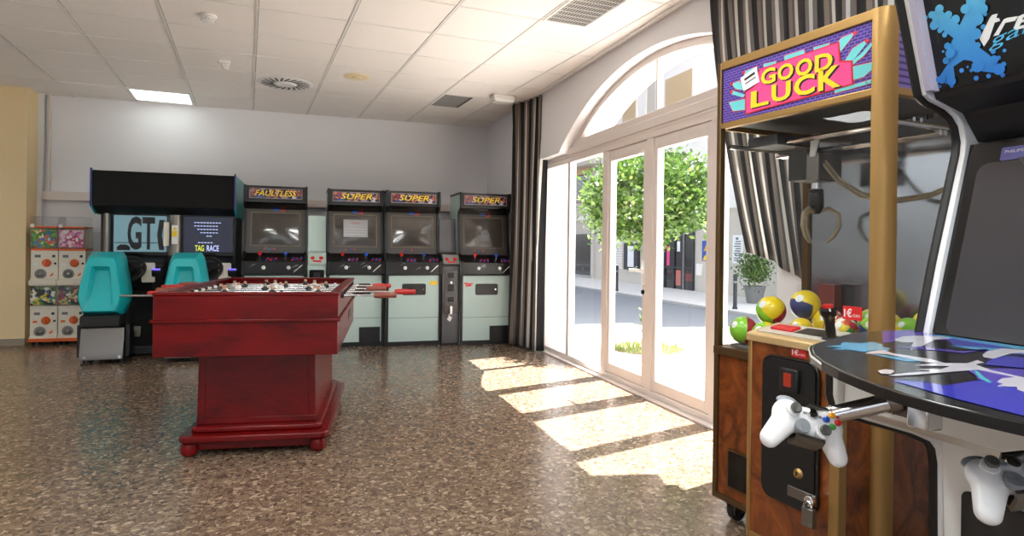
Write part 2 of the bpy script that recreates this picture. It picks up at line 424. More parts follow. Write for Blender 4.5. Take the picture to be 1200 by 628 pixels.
# unseen wall behind the camera; its window openings are added to let in light
rw = MB()
rw.box(XLEFT, OUTX, YREAR-.2, YREAR, -.1, .5, M['white_wall']); rw.box(XLEFT, OUTX, YREAR-.2, YREAR, 2.5, CEIL+.1, M['white_wall'])
for a, b in ((XLEFT, -4.1), (-1.5, -1.2), (1.6, OUTX)): rw.box(a, b, YREAR-.2, YREAR, .5, 2.5, M['white_wall'])
struct('wall_rear', rw)
for i, (a, b) in enumerate(((-4.1, -1.5), (-1.2, 1.6))):
    f = MB(); f.box(a, a+.06, YREAR-.12, YREAR-.06, .5, 2.5, M['frame']); f.box(b-.06, b, YREAR-.12, YREAR-.06, .5, 2.5, M['frame'])
    f.box(a, b, YREAR-.12, YREAR-.06, .5, .56, M['frame']); f.box(a, b, YREAR-.12, YREAR-.06, 2.44, 2.5, M['frame']); f.box((a+b)/2-.03, (a+b)/2+.03, YREAR-.12, YREAR-.06, .56, 2.44, M['frame'])
    o = struct('window_%d' % (i+2), f)
    struct('pane', MB().box(a+.06, b-.06, YREAR-.092, YREAR-.086, .56, 2.44, M['glass']), o)

# window wall with arched opening
AC, AH, ASP, ATOP = 4.22, 1.67, 2.09, 2.64
rise = ATOP-ASP; AR = (AH*AH + rise*rise)/(2*rise)
def arch(y, dr=0): return ATOP - AR + math.sqrt(max(0, (AR+dr)**2 - (y-AC)**2))
YF, YN = 6.52, 2.78
def arch_pts(dr=0, n=40, zmin=ASP):
    r = AR + dr; zc = ATOP - AR
    a = math.acos(min(1, (zmin-zc)/r))
    return [(AC + r*math.sin(t), zc + r*math.cos(t)) for t in [a - 2*a*i/n for i in range(n+1)]]   # from far (big y) to near
ap = arch_pts()
apn = [(YN, arch(YN))] + [p for p in reversed(ap) if p[0] > YN+.01]
poly = [(BACK, 0), (BACK, CEIL+.1), (YREAR, CEIL+.1), (YREAR, 0), (YN, 0)] + apn + [(YF, ASP), (YF, 0)]
struct('wall_right', MB().prism([(WALLX, y, z) for y, z in poly], (OUTX-WALLX, 0, 0), M['white_wall']))

# the window itself
FX0, FX1 = 2.525, 2.595
w = bpy.data.objects.new('window_1', None); col.objects.link(w); w['kind'] = 'structure'
fm = MB()
fm.box(FX0, FX1, YN, YF, 0, .055, M['frame']); fm.box(FX0, FX1, YF-.03, YF, .055, 2.0, M['frame']); fm.box(FX0, FX1, YN, YN+.03, .055, 2.0, M['frame'])
fm.box(FX0-.005, FX1+.005, YN, YF, 1.995, 2.09, M['frame'])
fm.build('outer_frame', w, bevel=.004)
tb = MB(); tb.box(FX0-.02, FX1+.02, YN, 5.86, 2.07, 2.14, M['frame']); tb.box(FX0, FX1, YN, 5.80, 2.14, 2.20, M['frame']); tb.box(FX0-.012, FX0, YN, YF, 2.045, 2.065, M['frame'])
tb.build('transom', w, bevel=.006)
ao, ai = arch_pts(0, 40, 2.2), arch_pts(-.055, 40, 2.2)
fan = MB()
for i in range(40):
    q = [ao[i], ao[i+1], ai[i+1], ai[i]]
    fan.prism([(FX0, y, z) for y, z in q], (FX1-FX0, 0, 0), M['frame'])
fan.build('fanlight_frame', w)
MB().box(FX0+.01, FX1-.01, 4.215, 4.235, 2.2, 2.6, M['frame']).build('fanlight_bar', w)
MB().prism([(2.558, y, z) for y, z in arch_pts(-.05, 40, 2.19)], (.006, 0, 0), M['glass']).build('fanlight_pane', w)
for y, hw in ((5.867, .028), (5.055, .05), (4.295, .052), (3.47, .05)):
    MB().box(FX0, FX1, y-hw, y+hw, .05, 2.0, M['frame']).build('mullion', w, bevel=.004)
for a, b in ((YF-.03, 5.895), (5.84, 5.105), (3.42, YN+.03)):
    MB().box(2.557, 2.563, b, a, .05, 2.0, M['glass']).build('pane', w)
for i, (a, b) in enumerate(((5.005, 4.347), (4.243, 3.52))):
    d = MB(); x0, x1 = FX0+.006, FX1-.006
    d.box(x0, x1, a-.05, a, .06, 1.99, M['frame']); d.box(x0, x1, b, b+.05, .06, 1.99, M['frame']); d.box(x0, x1, b+.05, a-.05, .06, .14, M['frame']); d.box(x0, x1, b+.05, a-.05, 1.9, 1.99, M['frame'])
    o = d.build('door_leaf', w, bevel=.004)
    MB().box(2.557, 2.563, b+.05, a-.05, .14, 1.9, M['glass']).build('pane', o)
    if i == 0:
        h = MB(); h.cyl((FX0+.02, b+.03, .97), (FX0-.045, b+.03, .97), .012, M['white']); h.cyl((FX0-.042, b+.03, .97), (FX0-.042, b+.17, .97), .011, M['white']); h.box(FX0-.004, FX0+.01, b+.012, b+.05, .86, 1.05, M['white'])
        h.build('handle', o, bevel=.002)
        k = MB(); k.cyl((FX0+.01, b+.03, .80), (FX0-.006, b+.03, .80), .017, M['black']); k.build('keyhole', o)
MB().box(FX0-.06, FX0, YN, YF, 0, .012, M['frame']).build('threshold', w)

# ------------------------------------------------------------------ things on the ceiling
def local_box(mb, a0, a1, b0, b1, z0, z1, m):
    return mb.prism([gp(a0, b0, z0), gp(a1, b0, z0), gp(a1, b1, z0), gp(a0, b1, z0)], (0, 0, z1-z0), m)
fill_lamp = pbr('added_fill_diffuser', A(240, 250, 244), .5, emit=(.97, 1, .98, 1), estr=13)  # strong glow for the added panels out of view
lamp_dim = pbr('dim_lit_diffuser', A(240, 250, 244), .5, emit=(.92, 1, .95, 1), estr=1.1)
def panel_light(a, b, label):
    t = thing('ceiling_light', label, 'ceiling light', gp(a+.3185, b+.31, CEIL), 0, 'added fill panels over the front of the room' if 'front' in label else None)
    o = Vector(t.location)
    f = MB()
    for q in ((0, .637, 0, .03), (0, .637, .59, .62), (0, .03, .03, .59), (.607, .637, .03, .59)):
        f.prism([gp(a+q[0], b+q[2], CEIL)-o, gp(a+q[1], b+q[2], CEIL)-o, gp(a+q[1], b+q[3], CEIL)-o, gp(a+q[0], b+q[3], CEIL)-o], (0, 0, -.008), M['tbar'])
    f.build('trim_frame', t)
    for k in range(2):
        for j in range(2):
            x0, y0 = .03 + k*.2885, .03 + j*.28
            MB().prism([gp(a+x0+.004, b+y0+.004, CEIL-.001)-o, gp(a+x0+.2845, b+y0+.004, CEIL-.001)-o, gp(a+x0+.2845, b+y0+.276, CEIL-.001)-o, gp(a+x0+.004, b+y0+.276, CEIL-.001)-o], (0, 0, -.004), lamp_dim if 'back wall' in label else fill_lamp).build('diffuser', t)
    return t
panel_light(-1.228, 7.878, 'lit square light panel of four diffusers in the ceiling by the back wall')
for pa in (-1.228, .683):  # unseen ceiling panels added to brighten the foreground
    for pb in (1.678, -.182, -2.042): panel_light(pa, pb, 'added unseen fill panel in the ceiling over the front of the room')
panel_light(-3.776, 4.778, 'added unseen fill panel in the ceiling by the left wall')  # one more unseen panel added for fill light

t = thing('smoke_detector', 'round white smoke detector with slots on the ceiling', 'smoke detector', (-.69, 5.06, CEIL))
s = MB(); s.lathe([(.0, 0), (.058, 0), (.06, -.012), (.05, -.02)], M['white']); s.build('base', t)
s = MB(); s.lathe([(.046, -.018), (.05, -.03), (.044, -.045), (.02, -.054), (0, -.055)], M['white'])
for k in range(14):
    a = 2*PI*k/14; s.box(-.003, .003, -.003, .003, -.001, .001, M['dark_grey']) if 0 else s.ball((.046*math.cos(a), .046*math.sin(a), -.038), (.005, .005, .003), M['dark_grey'], 6)
s.build('sensing_head', t)
t = thing('motion_sensor', 'small white angled motion sensor on a ceiling bracket', 'sensor', (-.72, 6.27, CEIL), .25)
MB().box(-.05, .05, -.035, .035, -.03, 0, M['white']).build('bracket', t, bevel=.008)
MB().prism([(-.03, -.02, -.03), (.045, -.03, -.03), (.03, -.05, -.085), (-.012, -.045, -.085)], (0, .05, 0), M['white']).build('sensing_head', t, bevel=.008)
t = thing('swirl_air_diffuser', 'round white swirl air diffuser with radiating slots in a ceiling tile', 'air vent', gp(.35, 6.92, CEIL), ga)
MB().lathe([(0, 0), (.27, 0), (.275, -.006), (.265, -.010), (0, -.010)], M['white'], n=40).build('face_plate', t)
for k in range(22):
    a = 2*PI*k/22; u, v = Vector((math.cos(a), math.sin(a), 0)), Vector((-math.sin(a), math.cos(a), 0)); b = u*math.cos(.5) + v*math.sin(.5)
    c0 = u*.12; q = Vector((-b.y, b.x, 0))*.011
    MB().prism([c0-q+Z*-.0095, c0+b*.125-q+Z*-.0095, c0+b*.125+q+Z*-.0095, c0+q+Z*-.0095], (0, 0, -.002), M['black']).build('slot', t)
MB().lathe([(.105, -.009), (.10, -.02), (.06, -.026), (0, -.027)], M['white'], n=32).build('centre_hub', t)
t = thing('ceiling_speaker', 'round cream ceiling speaker cover, flat on the tiles', 'speaker', (.464, 6.386, CEIL))
cr = pbr('cream_speaker_cover', A(226, 208, 172), .5)
MB().lathe([(0, 0), (.125, 0), (.128, -.008), (.11, -.014), (0, -.015)], cr, n=36).build('cover', t)
MB().lathe([(.05, -.0145), (.045, -.022), (0, -.023)], cr, n=24).build('centre_cap', t)
t = thing('ceiling_hatch', 'grey square ceiling hatch with a dark gap along one side', 'hatch', gp(1.99, 6.665, CEIL), ga)
MB().box(0, .29, 0, .56, -.004, -.001, M['mid_grey']).build('panel', t)
MB().box(.29, .325, 0, .56, -.003, -.001, M['black']).build('gap', t)
t = thing('emergency_light', 'white box emergency light on the ceiling near the striped curtain', 'emergency light', gp(2.58, 6.44, CEIL), ga)
MB().box(-.13, .13, -.07, .07, -.06, 0, M['white']).build('body', t, bevel=.015)
MB().box(-.11, .11, -.055, .055, -.075, -.058, pbr('frosted_lens', A(236, 238, 238), .25)).build('lens', t, bevel=.008)
t = thing('ceiling_grille', 'white slatted return air grille in the ceiling by the arched window', 'air vent', gp(1.966, 3.55, CEIL), ga)
g = MB(); g.box(0, .36, 0, .02, -.01, 0, M['white']); g.box(0, .36, .58, .6, -.01, 0, M['white']); g.box(0, .02, .02, .58, -.01, 0, M['white']); g.box(.34, .36, .02, .58, -.01, 0, M['white']); g.build('frame', t)
g = MB(); g.box(.02, .34, .02, .58, -.002, 0, M['mid_grey'])
for k in range(14):
    x = .03 + k*.0225; g.prism([(x, .02, -.009), (x+.012, .02, -.003), (x+.013, .02, -.004), (x+.002, .02, -.010)], (0, .56, 0), M['white'])
for k in range(7): g.box(.02, .34, .09+.07*k, .093+.07*k, -.0085, -.004, M['white'])
g.build('slats', t)

# ------------------------------------------------------------------ upright arcade cabinets
marq_art = cells_mat('marquee_print', 26, [(0, A(60, 40, 70)), (.2, A(120, 44, 60)), (.35, A(52, 60, 140)), (.5, A(150, 120, 130)), (.65, A(34, 30, 50)), (.8, A(170, 90, 60)), (.92, A(190, 180, 190))], .25, .3, 0, (1, 1, 1.3))
glow = pbr('faint_screen_picture', A(120, 116, 116), .2, emit=(.6, .6, .62, 1), estr=.06)
def cabinet(label, loc, rz, word, W, coin=True, grille=True, extras=None):
    t = thing('arcade_cabinet', label, 'arcade machine', loc, rz, 'upright arcade cabinets along the back wall')
    hw = W/2
    prof = [(0, .0), (0, .80), (-.05, .815), (-.05, .955), (.06, 1.0), (.13, 1.05), (.20, 1.52), (.08, 1.585), (.095, 1.76), (.62, 1.76), (.66, 1.0), (.66, 0)]
    for s in (-1, 1):
        MB().prism([(s*hw, y, z) for y, z in prof], (-s*.018, 0, 0), M['mint']).build('side_panel', t)
        e = MB()
        cont = prof[:10]
        for i in range(len(cont)-1):
            (ya, za), (yb, zb) = cont[i], cont[i+1]
            d = Vector((0, yb-ya, zb-za)).normalized(); nrm = Vector((0, -d.z, d.y))*.006
            inn = -nrm*3
            p, q = Vector((0, ya, za)), Vector((0, yb, zb))
            e.prism([Vector((s*(hw+.004), 0, 0))+v for v in (p+nrm, q+nrm, q+inn, p+inn)], (-s*.026, 0, 0), M['black'])
        e.build('edge_trim', t)
    b = MB(); b.box(-hw+.02, hw-.02, .012, .05, .05, .795, M['mint']); b.build('front_panel', t)
    b = MB(); b.box(-hw+.022, hw-.022, .011, .0125, .315, .319, M['dark_grey']); b.build('seam', t)
    MB().box(-hw+.02, hw-.02, .02, .6, 0, .05, M['black']).build('plinth', t)
    MB().box(-hw+.02, hw-.02, .60, .64, .02, 1.74, M['black']).build('back_panel', t)
    if coin:
        b = MB(); b.rrect((-.135 if coin == 1 else -.105, .012, .575), X, Z, .27, .13, .02, .008, M['black'], 4); o = b.build('coin_door', t)
        k = MB(); k.cyl((.105, .004, .64), (.105, -.001, .64), .008, M['chrome']); k.build('lock', o)
    if grille:
        b = MB(); b.box(hw-.265, hw-.035, .004, .012, .03, .215, M['satin_black'])
        for k in range(9): b.box(hw-.258, hw-.042, .001, .004, .042+.019*k, .049+.019*k, M['black'])
        b.build('speaker_grille', t)
    # control panel
    b = MB(); b.prism([(-hw+.02, y, z) for y, z in ((.0, .80), (-.042, .815), (-.042, .952), (.065, .995), (.14, 1.035), (.14, .80))], (W-.04, 0, 0), M['marble'])
    cp = b.build('control_panel', t, bevel=.006)
    rr = random.Random(int(W*1000)+len(label))
    v = MB()
    for k in range(4):
        x = -hw+.06+rr.random()*(W-.16); z = .84+rr.random()*.08
        v.flat([(x, z-.0), (x+.05+rr.random()*.04, z+.03), (x+.052, z+.034), (x+.01, z+.008)], (0, -.0423, 0), X, Z, M['mid_grey'], .0004)
    v.flat([(hw-.13, .83), (hw-.035, .915), (hw-.05, .915), (hw-.12, .85)], (0, -.0423, 0), X, Z, M['white'], .0004)
    v.build('vein_print', cp)
    for x in (-.11, .14):
        k = MB(); k.lathe([(0, .012), (.014, .012), (.019, .006), (.021, 0), (0, 0)], M['white'], (x, -.042, .885), (0, -1, 0)); k.build('start_button', cp)
    slope = Vector((0, .107, .043)).normalized(); up = Vector((0, -.043, .107)).normalized()
    def top(x, d): return Vector((x, -.042, .952)) + slope*d
    for x, m in ((-.15, M['red']), (.105, M['blue'])):
        k = MB(); p = top(x, .06); k.lathe([(.03, 0), (.028, .004), (.006, .006)], M['black'], p, up); k.cyl(p, p+up*.05, .006, M['chrome']); k.lathe([(.007, .045), (.016, .05), (.021, .062), (.02, .075), (.012, .085), (0, .087)], m, p, up)
        k.build('joystick', cp)
    for i, (x0, m) in enumerate(((-.08, M['red']), (.175, M['red']))):
        for k in range(3):
            for j in range(2):
                p = top(x0+.04*k+.012*j, .03+.045*j)
                q = MB(); q.lathe([(.0145, 0), (.0145, .006), (.011, .009), (.008, .007), (0, .007)], m if (k+j+i) % 2 else M['blue'], p, up, 12); q.build('button', cp)
    # screen and its printed surround
    d = Vector((0, .065, .47)).normalized(); O = Vector((-hw+.022, .145, 1.04)); nrm = X.cross(d)
    b = MB(); b.prism([O, O+X*(W-.044), O+X*(W-.044)+d*.49, O+d*.49], -nrm*.012, M['bezel']); bz = b.build('bezel', t)
    sw, sh = W-.13, .37
    S0 = O + X*.043 + d*.075
    b = MB()
    for (a0, b0, a1, b1) in ((0, 0, sw, .004), (0, sh-.004, sw, sh), (0, .004, .004, sh-.004), (sw-.004, .004, sw, sh-.004)):
        b.flat([(a0, b0), (a1, b0), (a1, b1), (a0, b1)], S0, X, d, M['gold_line'], .0006)
    b.flat([(sw*.42, sh+.025), (sw*.55, sh+.05), (sw*.58, sh+.03), (sw*.47, sh+.012)], S0, X, d, M['blue'], .0006)
    b.flat([(sw*.53, sh+.012), (sw*.67, sh+.03), (sw*.68, sh+.012)], S0, X, d, M['red'], .0006)
    for k in range(3):
        b.flat([(sw*.25+.05*k, -.04), (sw*.29+.05*k, -.02), (sw*.31+.05*k, -.024), (sw*.27+.05*k, -.044)], S0, X, d, (M['red'], M['blue'], M['red'])[k], .0006)
    b.build('gold_border', bz)
    b = MB(); n = 10; vs = []; fs = []
    for j in range(n+1):
        for i in range(n+1):
            u, v_ = i/n, j/n; bulge = .016*(1-(2*u-1)**2)*(1-(2*v_-1)**2)
            vs.append(S0 + X*(.02+u*(sw-.04)) + d*(.02+v_*(sh-.04)) + nrm*(.001+bulge))
    fs = [(j*(n+1)+i, j*(n+1)+i+1, (j+1)*(n+1)+i+1, (j+1)*(n+1)+i) for j in range(n) for i in range(n)]
    b.faces(vs, fs, M['screen']); sc_ = b.build('screen', t)
    if extras == 'picture':
        b = MB()
        P0 = S0 + X*.11 + d*.11 + nrm*.0185
        b.flat([(0, 0), (.27, 0), (.27, .2), (0, .2)], P0, X, d, glow, .0004)
        b.flat([(.09, .15), (.18, .15), (.18, .165), (.09, .165)], P0, X, d, pbr('dim_red_text', A(150, 90, 84), .3), .0008)
        for k in range(3): b.flat([(.02, .03+.03*k), (.25, .03+.03*k), (.25, .036+.03*k), (.02, .036+.03*k)], P0, X, d, pbr('dim_pale_text', A(150, 148, 150), .3), .0008)
        b.build('picture', sc_)
    # hood and marquee
    b = MB(); b.prism([(-hw+.02, y, z) for y, z in ((.20, 1.515), (.085, 1.585), (.085, 1.61), (.3, 1.61), (.3, 1.515))], (W-.04, 0, 0), M['gloss_black']); b.build('hood', t)
    b = MB(); m0 = Vector((-hw+.02, .084, 1.595)); md = Vector((0, .014, .16)).normalized()
    b.prism([m0, m0+X*(W-.04), m0+X*(W-.04)+md*.165, m0+md*.165], (0, .03, 0), M['black']); mq = b.build('marquee', t)
    mn = X.cross(md)
    b = MB(); b.flat([(.03, .028), (W-.07, .028), (W-.07, .138), (.03, .138)], m0, X, md, M['mid_grey'], .002)
    b.flat([(.036, .034), (W-.076, .034), (W-.076, .132), (.036, .132)], m0, X, md, marq_art, .003); b.build('printed_strip', mq)
    b = MB()
    tw = W*.66 if len(word) > 5 else W*.56
    x0 = (W-.04)/2-tw/2
    b.text(word, m0+X*(x0+.005)+md*.052, X, md, M['ink'], w=tw+.012, h=.068, shear=.28, bold=.05, depth=.0034)
    b.text(word, m0+X*x0+md*.056, X, md, M['yellow'], w=tw, h=.062, shear=.28, bold=.012, depth=.0042)
    b.build('lettering', mq)
    MB().box(-hw+.02, hw-.02, .1, .63, 1.742, 1.756, M['black']).build('top_panel', t)
    return t
cabinet('black and mint upright arcade cabinet with FAULTLESS on its marquee', (-.302, 7.16, 0), 0, 'FAULTLESS', .64)
cabinet('arcade cabinet marked SUPER with a faint picture on its screen, beside the foosball handles', (.546, 7.22, 0), 0, 'SUPER', .615, 2, True, 'picture')
c2 = cabinet('arcade cabinet marked SUPER with a yellow sticker at the upper right of its mint front', (1.185, 7.14, 0), 0, 'SUPER', .615, 1, False)
MB().box(.18, .27, .008, .0125, .69, .735, M['yellow']).build('yellow_sticker', c2)
c3 = cabinet('rightmost arcade cabinet marked SUPER, next to the striped curtain in the corner', (2.015, 7.04, 0), 0, 'SUPER', .615, 1, True)
b = MB(); b.prism([(-.27, .0125, .700), (-.225, .0125, .704), (-.225, .0125, .722), (-.27, .0125, .718)], (0, -.002, 0), M['red_print']); b.prism([(-.225, .0125, .700), (-.16, .0125, .700), (-.17, .0125, .712), (-.225, .0125, .712)], (0, -.002, 0), M['red_print']); b.prism([(-.25, .0125, .672), (-.185, .0125, .676), (-.185, .0125, .700), (-.25, .0125, .700)], (0, -.0012, 0), M['red_print']); b.build('red_sticker', c3)

# ------------------------------------------------------------------ coin towers between the cabinets
def coin_tower(label, loc, W, main, face, lock):
    t = thing('coin_tower', label, 'coin machine', loc, 0, 'coin towers between the arcade cabinets')
    hw = W/2
    MB().box(-hw, hw, 0, .5, .02, .90, main).build('lower_body', t, bevel=.004)
    b = MB(); b.prism([(-hw, y, z) for y, z in ((0, .90), (-.03, .93), (.05, 1.04), (.20, 1.06), (.24, 1.46), (.5, 1.46), (.5, .90))], (W, 0, 0), main); b.build('upper_body', t, bevel=.004)
    sl = Vector((0, .08, .11)).normalized(); O = Vector((-hw+.006, -.031, .932))
    b = MB(); b.prism([O, O+X*(W-.012), O+X*(W-.012)+sl*.125, O+sl*.125], X.cross(sl)*.004, face); fp = b.build('button_plate', t)
    for s in (-.045, .045):
        q = MB(); q.lathe([(.022, 0), (.022, .008), (.016, .013), (0, .014)], M['red'], O+X*(hw-.006+s)+sl*.065, X.cross(sl)); q.build('button', fp)
    q = MB(); q.flat([(0, .004), (.09, 0), (.09, .026), (.06, .022), (0, .026)], O+X*(W/2-.05)+sl*.012+X.cross(sl)*.004, X, sl, M['red_print'], .001); q.build('red_sticker', fp)
    b = MB(); b.rrect((-hw+.02, 0, .36), X, Z, W-.04, .50, .02, .012, M['gloss_black']); o = b.build('coin_door', t)
    for z, h in ((.77, .06), (.62, .08), (.5, .05)):
        q = MB(); q.box(-.035, .035, -.022, -.012, z, z+h, M['satin_black']); q.build('slot', o, bevel=.004)
    q = MB(); q.cyl((0, -.012, .72), (0, -.03, .72), .013, M['chrome']); q.build('key_lock', o)
    if lock:
        q = MB(); q.box(-.012, .014, -.04, -.012, .36, .45, M['chrome']); q.build('hasp', o, bevel=.002)
        q = MB(); q.tube([(-.012+.018*math.cos(a), -.045, .345+.02*math.sin(a)) for a in [PI*i/8 for i in range(9)]], .005, M['chrome'], 8)
        q.prism([(-.05, -.055, .30), (-.015, -.055, .275), (.008, -.055, .32), (-.022, -.055, .345)], (0, .02, 0), M['white']); q.build('padlock', o)
    b = MB(); b.box(-hw-.004, -hw, -.004, .5, .02, 1.0, M['black']); b.box(hw, hw+.004, -.004, .5, .02, 1.0, M['black']); b.build('edge_trim', t)
    MB().box(-hw+.005, hw-.005, .01, .49, 0, .02, M['black']).build('plinth', t)
coin_tower('mint coin tower with two red buttons between the FAULTLESS and SUPER cabinets', (.128, 7.2, 0), .195, M['mint'], M['mint'], False)
coin_tower('grey coin tower with a hanging padlock between two SUPER cabinets', (1.60, 7.1, 0), .195, M['grey_metal'], M['mid_grey'], True)

# ------------------------------------------------------------------ twin racing cabinet
t = thing('racing_cabinet', 'black twin racing arcade cabinet with two lit screens behind the turquoise seats', 'arcade machine', (-1.375, 7.3, 0))
hw = .655
b = MB(); b.prism([(-hw, y, z) for y, z in ((0, 1.50), (0, 1.845), (.02, 1.855), (.95, 1.855), (.95, 1.40), (.14, 1.43))], (2*hw, 0, 0), pbr('flat_black', A(9, 9, 10), .6, spec=.25)); hd = b.build('header', t, bevel=.006)
MB().box(-hw, hw, .0, .9, 1.856, 1.862, M['white']).build('top_edge', hd)
for s in (-1, 1):
    b = MB(); b.prism([(s*hw, y, z) for y, z in ((-.012, 1.49), (-.012, 1.87), (.16, 1.86), (.95, 1.86), (.95, 1.42), (.13, 1.42))], (s*.012, 0, 0), M['teal']); b.build('side_panel', t)
    b = MB(); b.box(min(s*hw, s*(hw+.014)), max(s*hw, s*(hw+.014)), -.02, -.008, 1.49, 1.875, M['purple']); b.build('edge_trim', t)
MB().box(-hw+.02, hw-.0, .22, .92, .02, 1.44, M['satin_black']).build('body', t, bevel=.006)
MB().box(hw-.02, hw+.012, .10, .4, .02, 1.40, M['satin_black']).build('side_column', t, bevel=.01)
for x0, x1 in ((-.60, -.535), (-.01, .125)):
    b = MB(); xm, r = (x0+x1)/2, (x1-x0)/2
    b.rings([[(xm+r*math.cos(a), .20-.06*math.sin(a), z) for a in [PI*i/10 for i in range(11)]] for z in (1.0, 1.44)], M['steel']); b.build('silver_column', t)
b = MB(); b.rrect((-.035, .128, 1.10), X, Z, .05, .25, .004, .006, M['cream']); b.rrect((.045, .118, 1.12), X, Z, .055, .2, .004, .02, M['white']); b.rrect((.047, .097, 1.20), X, Z, .05, .06, .004, .003, M['yellow'])
b.prism([(.055, .094, 1.27), (.09, .094, 1.27), (.0725, .094, 1.30)], (0, .002, 0), M['yellow']); b.build('warning_sticker', t)
scr1 = pbr('blue_grey_screen_picture', A(84, 108, 112), .25, emit=lin((.44, .58, .62))+(1,), estr=.32)
scr2 = pbr('dark_blue_screen_picture', A(30, 33, 44), .25, emit=lin((.15, .17, .24))+(1,), estr=.35, noise=.4, nscale=6)
ypic = pbr('screen_lime_text', A(190, 200, 60), .3, emit=lin((.75, .8, .25))+(1,), estr=.5)
wpic = pbr('screen_pale_text', A(170, 180, 220), .3, emit=lin((.66, .7, .88))+(1,), estr=.5)
dkpic = pbr('screen_dark_text', A(36, 38, 40), .3)
for i, (x0, x1) in enumerate(((-.525, -.005), (.128, .645))):
    b = MB(); b.box(x0-.01, x1+.01, .205, .24, 1.0, 1.44, M['black']); bz = b.build('screen_surround', t)
    b = MB(); b.rrect((x0+.015, .204, 1.035), X, Z, x1-x0-.03, .38, .012, .008, scr1 if i == 0 else scr2); s_ = b.build('screen', t)
    O = Vector((x0+.015, .196, 1.035)); b = MB()
    if i == 0:
        b.text('GT', O+X*.125+Z*.02, X, Z, dkpic, w=.255, h=.35, bold=.03, depth=.001)
        b.prism([O+X*.42+Z*.02, O+X*.47+Z*.02, O+X*.445+Z*.18, O+X*.47+Z*.34, O+X*.42+Z*.34, O+X*.40+Z*.18], (0, -.001, 0), dkpic)
        b.box(x0+.02, x1-.02, .1945, .1955, 1.125, 1.133, dkpic)
        b.prism([O+X*.03+Z*.015, O+X*.15+Z*.015, O+X*.15+Z*.05, O+X*.12+Z*.075, O+X*.06+Z*.075, O+X*.03+Z*.05], (0, -.0014, 0), dkpic)
    else:
        b.text('TAG', O+X*.11+Z*.012, X, Z, ypic, w=.088, h=.065, bold=.02, depth=.001)
        b.text('RACE', O+X*.225+Z*.012, X, Z, wpic, w=.12, h=.065, bold=.02, depth=.001)
        for k, (xa, xb) in enumerate(((.1, .37), (.1, .36), (.13, .35), (.16, .35), (.22, .3), (.14, .31))):
            zz = .315-.036*k if k < 5 else .10
            for q in range(int((xb-xa)/.03)): b.box(O.x+xa+.03*q, O.x+xa+.03*q+.022, .1945, .1955, O.z+zz, O.z+zz+.009, wpic)
    b.build('screen_picture', s_)
    for za in (1.42, 1.0): b = MB(); b.box(x0-.01, x1+.01, .18, .2, za, za+.022, M['gloss_black']); b.build('screen_rim', bz)
    # dashboard, wheel and pedals
    xm = -.29 if i == 0 else .42
    b = MB(); b.prism([(x0, y, z) for y, z in ((.22, .62), (.02, .66), (-.06, .78), (.02, .93), (.22, 1.0))], (x1-x0, 0, 0), M['satin_black']); da = b.build('dashboard', t, bevel=.01)
    nrm = Vector((0, -.85, .5)).normalized(); a = X; u = nrm.cross(a)
    P = Vector((xm, -.10, .87)); b = MB()
    ring = [P + (a*math.cos(q)+u*math.sin(q))*.13 for q in [2*PI*k/28 for k in range(28)]]
    rr = []
    for k in range(28):
        c0 = ring[k]; e1 = (c0-P).normalized()
        rr.append([c0 + (e1*math.cos(q)+nrm*math.sin(q))*.019 for q in [2*PI*j/8 for j in range(8)]])
    b.rings(rr + [rr[0]], M['rubber'], False, False)
    for q in (PI/2+PI, .15, PI-.15):
        b.tube([P, P+(a*math.cos(q)+u*math.sin(q))*.125], .016, M['satin_black'], 8)
    b.lathe([(.0, .012), (.035, .01), (.042, 0), (.042, -.03)], M['black'], P, nrm); b.cyl(P-nrm*.02, P-nrm*.14, .03, M['black']); b.build('steering_wheel', da)
    b = MB(); b.rrect((xm+.10, -.062, .73), X, Z, .12, .2, .015, .02, M['cream']); b.build('side_plate', da)
    b = MB(); b.prism([(xm+.19, y, z) for y, z in ((-.02, .6), (-.1, .84), (-.05, .9), (.02, .84))], (.09, 0, 0), M['black']); k_ = b.build('selector_box', da, bevel=.006)
    b = MB(); b.box(xm+.2, xm+.27, -.099, -.09, .855, .87, pbr('blue_led_display', A(60, 50, 200), .3, emit=(.12, .08, .8, 1), estr=1.2)); b.box(xm+.2, xm+.235, -.095, -.086, .835, .845, pbr('green_led_display', A(60, 160, 80), .3, emit=(.05, .5, .1, 1), estr=.8)); b.build('led_display', k_)
    b = MB(); b.prism([(x0, y, z) for y, z in ((.22, .02), (-.20, .02), (-.20, .10), (.0, .22), (.22, .6))], (x1-x0, 0, 0), M['black']); b.build('footwell', t, bevel=.01)
    for s in (-.09, .04):
        b = MB(); b.prism([(xm+s, y, z) for y, z in ((-.12, .19), (-.09, .29), (-.075, .285), (-.105, .185))], (.06, 0, 0), M['steel']); b.build('pedal', t)

